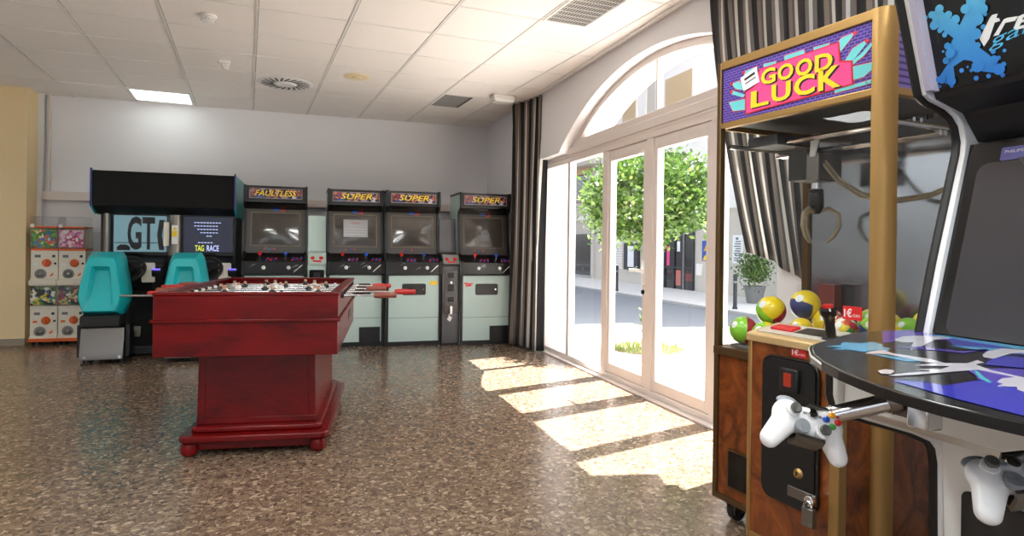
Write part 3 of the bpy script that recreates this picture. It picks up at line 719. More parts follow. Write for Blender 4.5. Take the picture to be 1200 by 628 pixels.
# ------------------------------------------------------------------ racing seats
def octo(pts, n=24):
    P = [Vector(p) for p in pts]; L = [0]
    for i in range(len(P)): L.append(L[-1] + (P[(i+1) % len(P)]-P[i]).length)
    out = []
    for k in range(n):
        d = L[-1]*k/n
        for i in range(len(P)):
            if L[i] <= d < L[i+1]+1e-9:
                f = (d-L[i])/max(1e-9, L[i+1]-L[i]); out.append(P[i].lerp(P[(i+1) % len(P)], f)); break
    return out
def race_seat(label, loc, rz=0):
    t = thing('racing_chair', label, 'arcade seat', loc, rz, 'turquoise racing seats')
    def outl(k, y, sx=1, dz=0):
        base = [(-.13, 1.04), (.13, 1.04), (.165, .99), (.235, .67), (.235, .58), (.18, .44), (-.18, .44), (-.235, .58), (-.235, .67), (-.165, .99)]
        return [(x*.87*sx*k, y, .74+(z-.74)*k+dz) for x, z in base]
    def ring(k, y, sx=1): return [Vector((p[0], y+.14*(p[2]-.44), p[2])) for p in octo(outl(k, 0, sx), 40)]
    b = MB()
    rec0 = [(-.07, .91), (.07, .91), (.08, .87), (.105, .64), (.115, .54), (.11, .50), (-.11, .50), (-.115, .54), (-.105, .64), (-.08, .87)]
    rec1 = [(-.052, .865), (.052, .865), (.06, .83), (.085, .63), (.095, .54), (.095, .51), (-.095, .51), (-.095, .54), (-.085, .63), (-.06, .83)]
    R0 = [Vector((p.x, .14*(p.z-.44), p.z)) for p in octo([(x, 0, z) for x, z in rec0], 40)]
    R1 = [Vector((p.x, .14*(p.z-.44)+.06*min(1, (p.z-.50)/.25), p.z)) for p in octo([(x, 0, z) for x, z in rec1], 40)]
    b.rings([ring(1.0, .32), ring(1.0, .20), ring(.985, .15), ring(.84, .012), ring(.80, .0), R0, R1], M['teal'], False, True)
    b.rings([ring(.9, .24), ring(.94, .32), ring(1.0, .32)], M['teal'], True, False)
    b.build('back_shell', t, angle=24)
    b = MB(); b.prism([(-.16, y, z) for y, z in ((.03, .45), (.03, .34), (.29, .34), (.33, .40), (.32, .47), (.2, .46))], (.32, 0, 0), M['rubber']); b.build('seat_cushion', t, bevel=.02, seg=3)
    b = MB(); b.prism([(-.15, y, z) for y, z in ((0, .045), (-.0, .10), (.06, .335), (.28, .335), (.28, .045))], (.35, 0, 0), M['steel']); pd = b.build('pedestal', t, bevel=.004)
    for x in (-.105, .175):
        b = MB(); b.cyl((x, -.006, .07), (x, .01, .07), .014, M['chrome']); b.build('bolt', pd)
    for x in (-.115, .185):
        for y in (.03, .25):
            b = MB(); b.lathe([(.028, 0), (.028, .012), (.01, .016), (.01, .05), (0, .05)], M['rubber'], (x, y, 0)); b.build('foot', t)
    for xr in (-.187, .202): b = MB(); b.box(xr, xr+.035, .08, .27, .06, .36, M['satin_black']); b.build('slide_rail', t, bevel=.006)
race_seat('turquoise moulded racing seat on a metal box, left one, in front of the GT screen', (-1.80, 6.70, 0), .03)
race_seat('turquoise racing seat half hidden behind the red foosball table', (-1.09, 6.64, 0), .03)

# ------------------------------------------------------------------ capsule toy dispensers
def card(name, a): return cells_mat(name, 34, a, .3, .5)
cards = [card('green_toy_card', [(0, A(60, 130, 50)), (.35, A(110, 170, 60)), (.55, A(220, 60, 60)), (.65, A(60, 110, 190)), (.78, A(240, 220, 90)), (.9, A(240, 236, 230))]),
         card('pink_toy_card', [(0, A(226, 130, 170)), (.3, A(240, 200, 214)), (.55, A(200, 60, 110)), (.7, A(180, 90, 150)), (.85, A(250, 240, 236))]),
         card('dark_capsule_card', [(0, A(36, 40, 40)), (.3, A(240, 236, 226)), (.45, A(90, 150, 70)), (.6, A(230, 200, 60)), (.72, A(60, 90, 160)), (.85, A(24, 24, 26))]),
         card('mixed_capsule_card', [(0, A(60, 70, 60)), (.25, A(160, 60, 90)), (.45, A(90, 130, 80)), (.6, A(220, 190, 120)), (.75, A(50, 60, 110)), (.88, A(230, 220, 214))])]
def capsule(label, loc, cardm, hood):
    t = thing('capsule_machine', label, 'toy capsule dispenser', loc, 0, 'stacked toy capsule dispensers')
    hw = .127
    b = MB(); b.prism([(-hw, y, z) for y, z in ((-.05, .0), (-.05, .02), (0, .06), (0, .36), (.24, .36), (.24, 0))], (2*hw, 0, 0), M['cream']); bd = b.build('body', t, bevel=.004)
    b = MB(); b.box(-hw, hw, -.056, -.046, 0, .035, M['orange'] if not hood else M['cream']); b.build('front_lip', bd)
    b = MB(); b.lathe([(0, .02), (.03, .018), (.042, .008), (.044, 0)], M['orange'], (.02, 0, .225), (0, -1, 0)); b.box(.012, .028, -.032, -.016, .19, .26, M['orange']); b.build('turning_knob', bd)
    b = MB(); b.lathe([(0, .004), (.052, .004), (.056, 0)], M['mid_grey'], (-.035, 0, .105), (0, -1, 0)); b.ball((-.035, .012, .10), (.044, .03, .04), M['steel'], 16); b.build('capsule_outlet', bd)
    b = MB(); b.lathe([(0, .006), (.014, .006), (.016, 0)], M['dark_grey'], (.085, 0, .30), (0, -1, 0)); b.lathe([(0, .008), (.01, .008), (.012, 0)], M['black'], (.1, 0, .22), (0, -1, 0)); b.build('lock', bd)
    b = MB(); b.flat([(-.09, .285), (-.035, .285), (-.035, .315), (-.09, .315)], (0, 0, 0), X, Z, M['grey_text'], .0008); b.flat([(-.1, .20), (-.06, .20), (-.06, .225), (-.1, .225)], (0, 0, 0), X, Z, M['orange'] if not hood else M['paper'], .0008); b.flat([(.05, .09), (.08, .12), (.086, .10), (.06, .075)], (0, 0, 0), X, Z, M['orange'], .0008); b.build('printing', bd)
    b = MB(); b.box(-hw, hw, .0, .24, .36, .385, M['orange'] if hood else M['cream']); b.box(-hw, hw, .12, .24, .385, .61, M['cream']); b.box(-hw, -hw+.004, -.045, .12, .385, .61, M['case_glass']); b.box(hw-.004, hw, -.045, .12, .385, .61, M['case_glass']); b.box(-hw, hw, -.05, -.046, .385, .60, M['case_glass']); b.build('capsule_bin', t)
    b = MB(); b.rrect((-hw+.012, -.03, .40), X, Z, 2*hw-.024, .19, .01, .004, cardm); b.build('display_card', t)
    b = MB(); b.box(-hw, hw, -.045, .24, .61, .628, M['orange'] if hood else M['cream']); o = b.build('bin_lid', t, bevel=.004)
    if hood:
        b = MB()
        b.prism([(-hw, y, z) for y, z in ((-.04, .63), (.0, .73), (.22, .735), (.22, .63))], (.003, 0, 0), M['acrylic']); b.prism([(hw-.003, y, z) for y, z in ((-.04, .63), (.0, .73), (.22, .735), (.22, .63))], (.003, 0, 0), M['acrylic'])
        b.prism([(-hw, -.04, .63), (hw, -.04, .63), (hw, 0, .73), (-hw, 0, .73)], (0, -.003, 0), M['acrylic']); b.box(-hw, hw, 0, .22, .732, .735, M['acrylic']); b.build('clear_hood', t)
        b = MB(); b.box(-hw+.01, -hw+.045, -.05, -.045, .615, .65, M['white']); b.build('price_tag', t)
    else:
        for x in (-.1, .1):
            for y in (.02, .2):
                q = MB(); q.cyl((x-.012, y, -.022), (x+.012, y, -.022), .018, M['rubber']); q.box(x-.008, x+.008, y-.01, y+.01, -.02, .0, M['steel']); q.build('caster', t)
capsule('lower left toy capsule dispenser by the yellow wall, dark capsule card', (-2.70, 8.13, .04), cards[2], False)
capsule('lower right toy capsule dispenser, behind the turquoise seat, mixed capsule card', (-2.44, 8.13, .04), cards[3], False)
capsule('upper left toy capsule dispenser with a green flowery card and clear hood', (-2.70, 8.13, .669), cards[0], True)
capsule('upper right toy capsule dispenser with a pink card and clear hood', (-2.44, 8.13, .669), cards[1], True)

# ------------------------------------------------------------------ foosball table
t = thing('foosball_table', 'dark red wooden foosball table on a pedestal in the middle of the floor', 'foosball table', (-.278, 3.545, 0), -.125)
W_, L_ = .455, 1.50
ZT, ZB = .889, .557
def frame_box(mb, x0, x1, y0, y1, th, z0, z1, m):
    mb.box(x0, x1, y0, y0+th, z0, z1, m); mb.box(x0, x1, y1-th, y1, z0, z1, m)
    mb.box(x0, x0+th, y0+th, y1-th, z0, z1, m); mb.box(x1-th, x1, y0+th, y1-th, z0, z1, m)
b = MB(); frame_box(b, -W_, W_, 0, L_, .03, ZB, .872, M['red_wood']); b.box(-W_+.03, W_-.03, .03, L_-.03, ZB, ZB+.02, M['red_wood'])
bodyo = b.build('body', t, bevel=.004)
b = MB(); frame_box(b, -W_-.012, W_+.012, -.012, L_+.012, .012, .733, .75, M['red_wood']); b.build('moulding', bodyo, bevel=.004)
b = MB(); frame_box(b, -W_-.004, W_+.004, -.004, L_+.004, .05, .872, ZT, M['red_wood']); b.build('top_rim', bodyo, bevel=.004)
pitch = pbr('green_black_pitch', A(44, 50, 46), .7)
b = MB(); b.box(-W_+.05, W_-.05, .12, L_-.12, .745, .76, pitch); b.box(-W_+.05, W_-.05, .03, .12, .82, .835, M['red_wood']); b.box(-W_+.05, W_-.05, L_-.12, L_-.03, .82, .835, M['red_wood']); b.build('playing_field', t)
# ledge plates seen on the end ledge
for x, m in ((-.3, M['white']), (.1, M['white']), (.33, M['paper'])):
    b = MB(); b.lathe([(0, .835), (.05, .835), (.06, .84), (.0, .842)], m, (x, .075, 0), n=20); b.build('score_plate', t)
# corner plate on the end panel (right side opening)
b = MB(); b.prism([(W_+.001, .9, .64), (W_+.001, 1.1, .64), (W_+.001, 1.1, .70), (W_+.001, .9, .70)], (.002, 0, 0), M['ink']); b.build('side_hatch', bodyo)
b = MB(); b.rings([[Vector(p) for p in ((-.30+k, .22, z), (.325-k, .22, z), (.325-k, 1.26, z), (-.30+k, 1.26, z))] for z, k in ((.15, 0), (ZB, .008))], M['red_wood']); ped = b.build('pedestal', t, bevel=.006)
b = MB()
for s, e in ((-1, .30), (1, .325)): b.prism([(s*e, .215, .15), (s*e-s*.04, .215, .15), (s*e-s*.048, .215, ZB), (s*e-s*.008, .215, ZB)], (0, .008, 0), M['red_wood'])
b.box(-.30, .325, .212, .222, .15, .185, M['red_wood']); b.box(-.28, .305, .212, .222, ZB-.03, ZB, M['red_wood']); b.build('panel_frame', ped, bevel=.003)
def chamf(x, y0, y1, c): d = .02; return [(d-x+c, y0), (d+x-c, y0), (d+x, y0+c), (d+x, y1-c), (d+x-c, y1), (d-x+c, y1), (d-x, y1-c), (d-x, y0+c)]
b = MB()
for z0, z1, x, y0 in ((.03, .08, .345, .15), (.08, .118, .385, .10), (.118, .15, .34, .16)):
    b.prism([(px, py, z0) for px, py in chamf(x, y0, 1.48-y0, .06 if x > .4 else .03)], (0, 0, z1-z0), M['red_wood'])
b.build('plinth', t, bevel=.01, seg=3)
for x in (-.315, .345):
    for y in (.15, 1.33):
        b = MB(); b.lathe([(0, 0), (.022, .002), (.042, .02), (.047, .045), (.04, .072), (.026, .085), (0, .086)], M['red_wood'], (x, y, 0), n=20); b.build('ball_foot', t)
figw = pbr('white_player_paint', A(226, 222, 214), .35); figd = pbr('dark_player_paint', A(40, 40, 44), .35); skin = pbr('player_face_paint', A(206, 160, 128), .4)
def player(mat_s, mat_l):
    b = MB()
    b.lathe([(.0, -.075), (.016, -.075), (.018, -.055), (.013, -.03), (.02, -.015)], mat_l, n=10)
    b.lathe([(.02, -.015), (.024, 0), (.026, .02), (.018, .036), (.008, .04)], mat_s, n=10)
    b.ball((0, 0, .052), .015, skin, 10); b.ball((0, .002, .058), (.014, .014, .010), figd, 8)
    for s in (-1, 1): b.cyl((s*.022, 0, .028), (s*.026, -.004, -.01), .007, mat_s, n=8)
    b.box(-.016, .016, -.022, .012, -.085, -.07, mat_l)
    return b
rods = [(.26, 1, .30, 2, .0, 'handle_wood'), (.40, -1, .15, 3, .05, 'handle_red'), (.54, 1, .42, 3, .02, 'handle_red'), (.68, -1, .20, 3, -.04, 'handle_wood'), (.82, 1, .24, 3, .03, 'handle_wood'), (.96, -1, .26, 3, .04, 'handle_red'), (1.10, 1, .27, 3, -.05, 'handle_red'), (1.24, -1, .24, 2, 0, 'handle_wood')]
ZR = .852
for y, sd, ext, npl, off, hm in rods:
    b = MB(); xa, xb = -W_-(ext if sd < 0 else (.25 if y < .3 else .06)), W_+(ext if sd > 0 else .05)
    b.cyl((xa, y, ZR), (xb, y, ZR), .0058, M['chrome'], n=12)
    for s in (-1, 1): b.cyl((s*(W_-.03), y, ZR), (s*(W_+.012), y, ZR), .016, M['black'], n=14)
    r = b.build('rod', t)
    e = sd*(W_+ext)
    b = MB(); b.lathe([(.0, -.12), (.014, -.12), (.017, -.10), (.018, -.06), (.014, -.02), (.016, .0), (.012, .01), (0, .01)], M[hm], (e, y, ZR), (sd, 0, 0), n=16); b.build('handle', r)
    for k in range(npl):
        x = off + (k-(npl-1)/2)*.26
        p = player(figw if sd > 0 else figd, M['red'] if sd > 0 else figw).build('player', r, loc=(x, y, ZR-.006)); p.scale = (.72, .72, .72)
        p.rotation_euler = (random.uniform(-.5, .5) + (1.2 if y == .26 else 0), 0, 0)
    for k in range(2):
        q = MB(); x = off + (k-.5)*(npl+.6)*.26; x = max(-.4, min(.4, x)); q.lathe([(.006, -.010), (.012, -.008), (.012, .008), (.006, .010)], M['white'], (x, y, ZR), (1, 0, 0), n=12); q.build('stop_ring', r)

# ------------------------------------------------------------------ claw machine
cl = thing('claw_machine', 'tall walnut and gold claw machine with a GOOD LUCK sign and balls inside', 'claw machine', (1.677, 2.302, 0), math.radians(-83))
CW, CD, ZL, ZG, ZS, ZH = .762, .56, .10, .735, 1.66, 1.945
b = MB()
b.box(.02, CW-.02, .012, .03, ZL, .70, M['walnut']); b.box(.02, CW-.02, CD-.03, CD-.012, ZL, .70, M['walnut']); b.box(.012, .03, .02, CD-.02, ZL, .70, M['walnut']); b.box(CW-.03, CW-.012, .02, CD-.02, ZL, .70, M['walnut']); b.box(.02, CW-.02, .02, CD-.02, ZL, ZL+.02, M['walnut'])
cab = b.build('cabinet', cl)
b = MB(); frame_box(b, -.002, CW+.002, -.002, CD, .05, .70, ZG, M['gold_dark']); b.build('ledge_rail', cl, bevel=.004)
b = MB(); frame_box(b, 0, CW, 0, CD, .022, ZL-.012, ZL+.012, M['gold_dark']); b.build('bottom_rail', cl, bevel=.003)
MB().prism([(.05, .05, ZG), (CW-.05, .05, ZG), (CW-.05, .05, ZG+.095), (.40, .05, ZG+.075), (.30, .05, ZG+.012), (.05, .05, ZG+.012)], (0, CD-.10, 0), pbr('prize_bed_cloth', A(120, 116, 112), .7)).build('prize_bed', cl)
def bed(x): return ZG + (.013 if x < .30 else (.013+.063*(x-.30)/.10 if x < .40 else .076+.02*(x-.40)/.312))
def post(x, y, sx, sy, r, m, name, z0=ZL):
    pts = []
    for q in range(0, 9):
        a = PI/2*q/8; pts.append((x + sx*(.0+r*(1-math.cos(a))), y + sy*(r*(1-math.sin(a)))))
    pts += [(x+sx*r*1.15, y), (x+sx*r*1.15, y+sy*r*1.15), (x, y+sy*r*1.15)]
    b = MB(); b.prism([(p, q, z0) for p, q in pts], (0, 0, ZH-z0), m); return b.build(name, cl)
post(CW, 0, -1, 1, .048, M['gold'], 'corner_post')
b = MB(); b.box(0, .024, 0, .03, ZL, ZH-.002, M['gold_dark']); b.build('corner_post', cl, bevel=.004)
b = MB(); b.box(0, .035, CD-.035, CD, ZL, ZH-.002, M['gold_dark']); b.build('corner_post', cl, bevel=.004)
b = MB(); b.box(CW-.03, CW, CD-.03, CD, ZL, ZH-.002, M['gold_dark']); b.build('corner_post', cl, bevel=.004)
MB().box(.026, CW-.05, .012, .017, ZG, ZS, M['case_glass']).build('front_pane', cl)
MB().box(.010, .015, .03, CD-.035, ZG, ZS, M['case_glass']).build('side_pane', cl)
MB().box(CW-.015, CW-.010, .055, CD-.03, ZG, ZS, M['case_glass']).build('side_pane', cl)
MB().box(.036, CW-.031, CD-.02, CD-.008, ZG, ZS, M['silver_sheet']).build('mirror_back', cl)
# header with the sign
b = MB(); b.box(.024, CW-.048, .002, .03, ZS, ZS+.025, M['gold']); b.box(.024, CW-.048, .002, .03, ZH-.035, ZH, M['gold']); b.box(.0, .012, .03, CD-.03, ZS, ZS+.025, M['gold']); b.box(CW-.03, CW-.002, .055, CD-.03, ZS, ZS+.025, M['gold']); b.box(CW-.03, CW-.002, .055, CD-.03, ZH-.03, ZH, M['gold']); b.build('header_rail', cl, bevel=.003)
b = MB(); b.box(.02, CW-.02, .03, CD-.01, ZS+.02, ZH-.01, M['dark_grey']); b.build('header_box', cl)
sgn = brick_print('violet_brick_print', A(66, 44, 134), A(130, 106, 190), .022, .011)
b = MB(); b.box(.026, CW-.05, .010, .018, ZS+.025, ZH-.035, sgn); so = b.build('sign_panel', cl)
MB().box(CW-.012, CW-.004, .055, CD-.03, ZS+.025, ZH-.03, sgn).build('side_sign_panel', cl)
O = Vector((0, .0098, 0))
b = MB()
def F(pts, m, l): b.flat(pts, O, X, Z, m, .0006, l)
def orect(pts, g):
    cx = sum(p[0] for p in pts)/len(pts); cz = sum(p[1] for p in pts)/len(pts)
    return [(cx+(x-cx)*(1+g/max(.01, abs(x-cx))) if abs(x-cx) > .001 else x, cz+(z-cz)*(1+g/max(.01, abs(z-cz))) if abs(z-cz) > .001 else z) for x, z in pts]
rays_ = [[(.575, 1.876), (.591, 1.886), (.64, 1.889), (.62, 1.868), (.585, 1.838)], [(.599, 1.799), (.631, 1.837), (.674, 1.850), (.684, 1.842), (.63, 1.792)], [(.62, 1.79), (.664, 1.812), (.70, 1.839), (.708, 1.833), (.672, 1.80), (.632, 1.78)],
  [(.631, 1.775), (.717, 1.771), (.71, 1.753), (.673, 1.73), (.632, 1.728)], [(.347, 1.888), (.435, 1.887), (.437, 1.870), (.347, 1.870)], [(.246, 1.883), (.307, 1.878), (.307, 1.866), (.246, 1.870)], [(.476, 1.884), (.541, 1.882), (.541, 1.868), (.476, 1.874)],
  [(.061, 1.767), (.151, 1.764), (.151, 1.72), (.086, 1.725)], [(.074, 1.843), (.120, 1.845), (.150, 1.80), (.10, 1.815)], [(.074, 1.80), (.14, 1.772), (.15, 1.782), (.078, 1.815)], [(.14, 1.877), (.213, 1.882), (.213, 1.868), (.150, 1.860)], [(.565, 1.710), (.721, 1.716), (.724, 1.704), (.565, 1.698)]]
for r in rays_: F(orect(r, .003), M['red_print'], .0004)
for r in rays_: F(r, M['cyan'], .0012)
for p in ((.640, 1.887), (.684, 1.848), (.706, 1.838), (.717, 1.772), (.076, 1.842), (.076, 1.808), (.142, 1.874)): F([(p[0]+.008*math.cos(a), p[1]+.007*math.sin(a)) for a in [2*PI*k/10 for k in range(10)]], M['red_print'], .0018)
ban = [(.159, 1.787), (.162, 1.704), (.631, 1.717), (.627, 1.791), (.581, 1.802), (.575, 1.870), (.23, 1.862), (.20, 1.80)]
F([(x+(.006 if x > .4 else -.006), z+(.005 if z > 1.78 else -.005)) for x, z in ban], M['red_print'], .0024); F(ban, M['pink'], .0030)
b.build('sign_print', so)
b = MB()
def lt(s, x, z, w, h, sh):
    b.text(s, O+X*(x+.005)+Z*(z-.005), X, Z, M['ink'], w=w+.004, h=h, bold=.035, depth=.0042, shear=sh); b.text(s, O+X*x+Z*z, X, Z, M['yellow'], w=w, h=h, bold=.03, depth=.0050, shear=sh)
for i, ch in enumerate('GOOD'): lt(ch, .236+.083*i, 1.797-.003*i, .072, .062, 0)
for i, ch in enumerate('LUCK'): lt(ch, .185+.105*i, 1.718, .09, .066+.004*i, 0)
b.build('sign_lettering', so)
b = MB(); F([(.128, 1.853), (.148, 1.796), (.23, 1.815), (.213, 1.880)], M['paper'], .0056); b.build('paper_note', so); b = MB(); F([(.15, 1.845), (.205, 1.862), (.207, 1.852), (.153, 1.836)], M['ink'], .0064); F([(.155, 1.826), (.21, 1.842), (.212, 1.836), (.157, 1.82)], M['grey_text'], .0064); b.text('SONIC, S. A.' if 0 else 'S. A.', O+X*.68+Z*1.7055, X, Z, M['ink'], w=.03, h=.008, depth=.002); b.build('small_print', so)
# collect flap
b = MB(); b.box(.085, .235, .002, .012, .155, .315, M['gold_dark']); b.box(.093, .227, .000, .004, .163, .307, M['gloss_black']); b.build('prize_flap', cab)
# coin box on the front
BX0, BX1, BY, BZ = .345, .72, -.15, .843
b = MB(); b.box(BX0, BX1, BY, -.002, ZL, BZ-.02, M['walnut']); cb = b.build('control_box', cl)
b = MB(); b.box(BX0-.004, BX0+.014, BY-.004, BY+.01, ZL-.01, BZ-.015, M['gold']); b.box(BX1-.032, BX1+.006, BY-.008, BY+.03, ZL-.01, BZ-.015, M['gold']); b.box(BX0+.014, BX1-.032, BY-.004, BY+.01, ZL-.01, ZL+.015, M['gold']); b.build('corner_strip', cb, bevel=.004)
brass = pbr('pale_gold_ledge', A(214, 184, 132), .35, .5)
b = MB(); b.prism([(BX0-.006, y, z) for y, z in ((BY-.012, BZ-.03), (BY-.012, BZ-.004), (BY+.0, BZ+.002), (.0, BZ+.03), (.0, BZ-.03))], (BX1-BX0+.012, 0, 0), brass); tp = b.build('control_top', cb, bevel=.004)
sl = Vector((0, .15, .028)).normalized(); up = Vector((0, -.028, .15)).normalized()
b = MB(); o_ = Vector((BX0+.02, BY+.015, BZ+.006)); b.prism([o_, o_+X*.335, o_+X*.335+sl*.12, o_+sl*.12], up*.002, pbr('cream_control_plate', A(196, 190, 178), .3)); b.build('control_plate', tp)
b = MB(); p = Vector((BX0+.30, BY+.055, BZ+.012)); b.lathe([(.034, 0), (.03, .004), (.012, .01)], M['black'], p, up); b.lathe([(.017, .0), (.015, .05), (.019, .075), (.026, .085), (.028, .10), (.022, .108), (0, .108)], M['gloss_black'], p, up); b.lathe([(.018, .107), (.018, .116), (0, .118)], M['red'], p, up); b.build('joystick', tp)
b = MB(); p = Vector((BX0+.10, BY+.05, BZ+.012)); b.prism([p+X*-.05, p+X*.045, p+X*.045+sl*.05, p+X*-.05+sl*.05], up*.012, M['red']); b.build('start_button', tp, bevel=.004)
b = MB(); p = Vector((BX0+.20, BY+.05, BZ+.01)); b.prism([p+X*-.045, p+X*.07, p+X*.07+sl*.07, p+X*-.045+sl*.07], up*.006, M['steel']); b.build('coin_plate', tp)
b = MB(); b.rrect((BX0+.075, BY, .275), X, Z, .235, .505, .045, .016, M['gloss_black'], 6); cd_ = b.build('coin_door', cb, bevel=.004)
b = MB(); b.rrect((BX0+.085, BY-.016, .285), X, Z, .215, .485, .038, .004, M['black'], 6); b.build('door_rim', cd_)
b = MB(); b.box(BX0+.165, BX0+.24, BY-.034, BY-.018, .665, .745, M['satin_black']); b.build('coin_slot', cd_, bevel=.005)
b = MB(); b.box(BX0+.188, BX0+.218, BY-.037, BY-.033, .685, .73, pbr('lit_red_slot', A(150, 40, 20), .3, emit=(.5, .08, .02, 1), estr=.05)); b.build('slot_window', cd_)
for zz in (.60, .40):
    b = MB(); b.lathe([(0, .012), (.012, .012), (.016, .006), (.019, 0)], M['gold'], (BX0+.24, BY-.018, zz), (0, -1, 0)); b.box(BX0+.238, BX0+.242, BY-.032, BY-.028, zz-.007, zz+.007, M['black']); b.build('key_lock', cd_)
b = MB(); b.box(BX0+.10, BX0+.27, BY-.018, BY-.016, .60, .602, M['dark_grey']); b.box(BX0+.10, BX0+.27, BY-.018, BY-.016, .44, .442, M['dark_grey']); b.build('door_seam', cd_)
b = MB(); b.box(BX0+.20, BX0+.31, BY-.026, BY-.016, .315, .35, M['steel']); b.cyl((BX0+.30, BY-.026, .333), (BX0+.30, BY-.045, .333), .018, M['chrome']); ha = b.build('hasp', cd_, bevel=.002)
b = MB(); b.tube([(BX0+.303+.014*math.cos(a), BY-.05, .315+.02*math.sin(a)) for a in [PI*i/8 for i in range(9)]], .005, M['chrome'], 8); b.box(BX0+.285, BX0+.327, BY-.058, BY-.038, .255, .315, M['steel']); b.build('padlock', ha, bevel=.002)
def euro_tag(x, y, z, w, h, name, par):
    b = MB(); b.box(x, x+w, y-.002, y, z, z+h, M['red_print']); b.text('1€', (x+w*.08, y-.0024, z+h*.2), X, Z, M['paper'], w=w*.42, h=h*.62, bold=.02, depth=.0006); b.text('EURO', (x+w*.56, y-.0024, z+h*.24), X, Z, M['paper'], w=w*.36, h=h*.2, depth=.0006); b.build(name, par)
euro_tag(BX0+.19, BY-.001, .785, .06, .03, 'price_sticker', cb)
euro_tag(.615, .0, .915, .07, .046, 'price_sticker', cl)
# rails, carriage and claw
b = MB()
for y in (.20, .24): b.cyl((.04, y, 1.60), (CW-.04, y, 1.60), .008, M['chrome'], n=10)
b.cyl((.03, .33, 1.565), (CW-.03, .33, 1.565), .010, M['chrome'], n=10); b.cyl((.03, .36, 1.565), (CW-.03, .36, 1.565), .010, M['chrome'], n=10)
for x in (.04, CW-.05): b.cyl((x, .04, 1.585), (x, CD-.03, 1.585), .010, M['chrome'], n=10)
b.build('gantry_rail', cl)
b = MB(); b.box(.03, .19, .15, .40, 1.585, 1.63, M['grey_metal']); b.build('motor_box', cl, bevel=.004)
b = MB(); b.box(.175, .30, .26, .40, 1.435, 1.545, M['steel']); b.box(.155, .24, .255, .262, 1.44, 1.56, M['dark_grey']); ca = b.build('carriage', cl, bevel=.003)
b = MB(); b.prism([(.265, .25, 1.53), (.285, .25, 1.53), (.31, .25, 1.62), (.27, .25, 1.62)], (0, .01, 0), M['paper']); b.build('ribbon_bracket', ca)
b = MB(); P = [(.29, .29, 1.51), (.36, .30, 1.42), (.44, .32, 1.36), (.55, .34, 1.33), (.68, .36, 1.345), (.73, .38, 1.37)]
for d in (0, .012): b.tube([(x, y+d, z+d) for x, y, z in P], .006, M['tan'])
b.build('cable', ca)
b = MB(); cx, cy = .235, .33
b.cyl((cx, cy, 1.435), (cx, cy, 1.37), .02, M['chrome']); b.lathe([(.024, 1.40), (.03, 1.38), (.03, 1.33), (.022, 1.31), (.014, 1.30)], M['gloss_black'], (cx, cy, 0))
for k in range(6): b.tube([(cx+.026*math.cos(a), cy+.026*math.sin(a), 1.40-.01*k) for a in [2*PI*i/14 for i in range(15)]], .004, M['black'], 6)
clw = b.build('claw_head', ca)
for k in range(3):
    a = .6+2*PI*k/3; u = Vector((math.cos(a), math.sin(a), 0)); c0 = Vector((cx, cy, 1.31))
    b = MB(); b.tube([c0+u*.012, c0+u*.05+Z*.012, c0+u*.082-Z*.01, c0+u*.088-Z*.06, c0+u*.066-Z*.105, c0+u*.04-Z*.13], [.008, .009, .009, .009, .008, .005], M['tan'], 8); b.build('claw_finger', clw)
# acrylic chute
b = MB(); b.box(.40, .725, .215, .218, ZG+.012, 1.02, M['acrylic']); b.box(.40, .403, .03, .215, ZG+.012, 1.02, M['acrylic']); b.box(.60, .603, .03, .215, ZG+.012, 1.02, M['acrylic']); b.build('prize_chute', cl)
b = MB(); b.box(.15, .23, .455, .50, ZG+.013, 1.0, pbr('red_prize_box', A(132, 62, 54), .5)); b.build('red_display_box', cl)
for x in (.07, CW-.07):
    for y in (.06, CD-.06):
        b = MB(); b.cyl((x-.016, y+.012, .036), (x+.016, y+.012, .036), .036, M['rubber'], n=20); b.cyl((x-.018, y+.012, .036), (x+.018, y+.012, .036), .014, M['steel'], n=12); b.box(x-.024, x-.018, y-.02, y+.03, .03, .088, M['steel']); b.box(x+.018, x+.024, y-.02, y+.03, .03, .088, M['steel']); b.box(x-.03, x+.03, y-.03, y+.03, .080, .089, M['steel']); b.build('caster', cl)

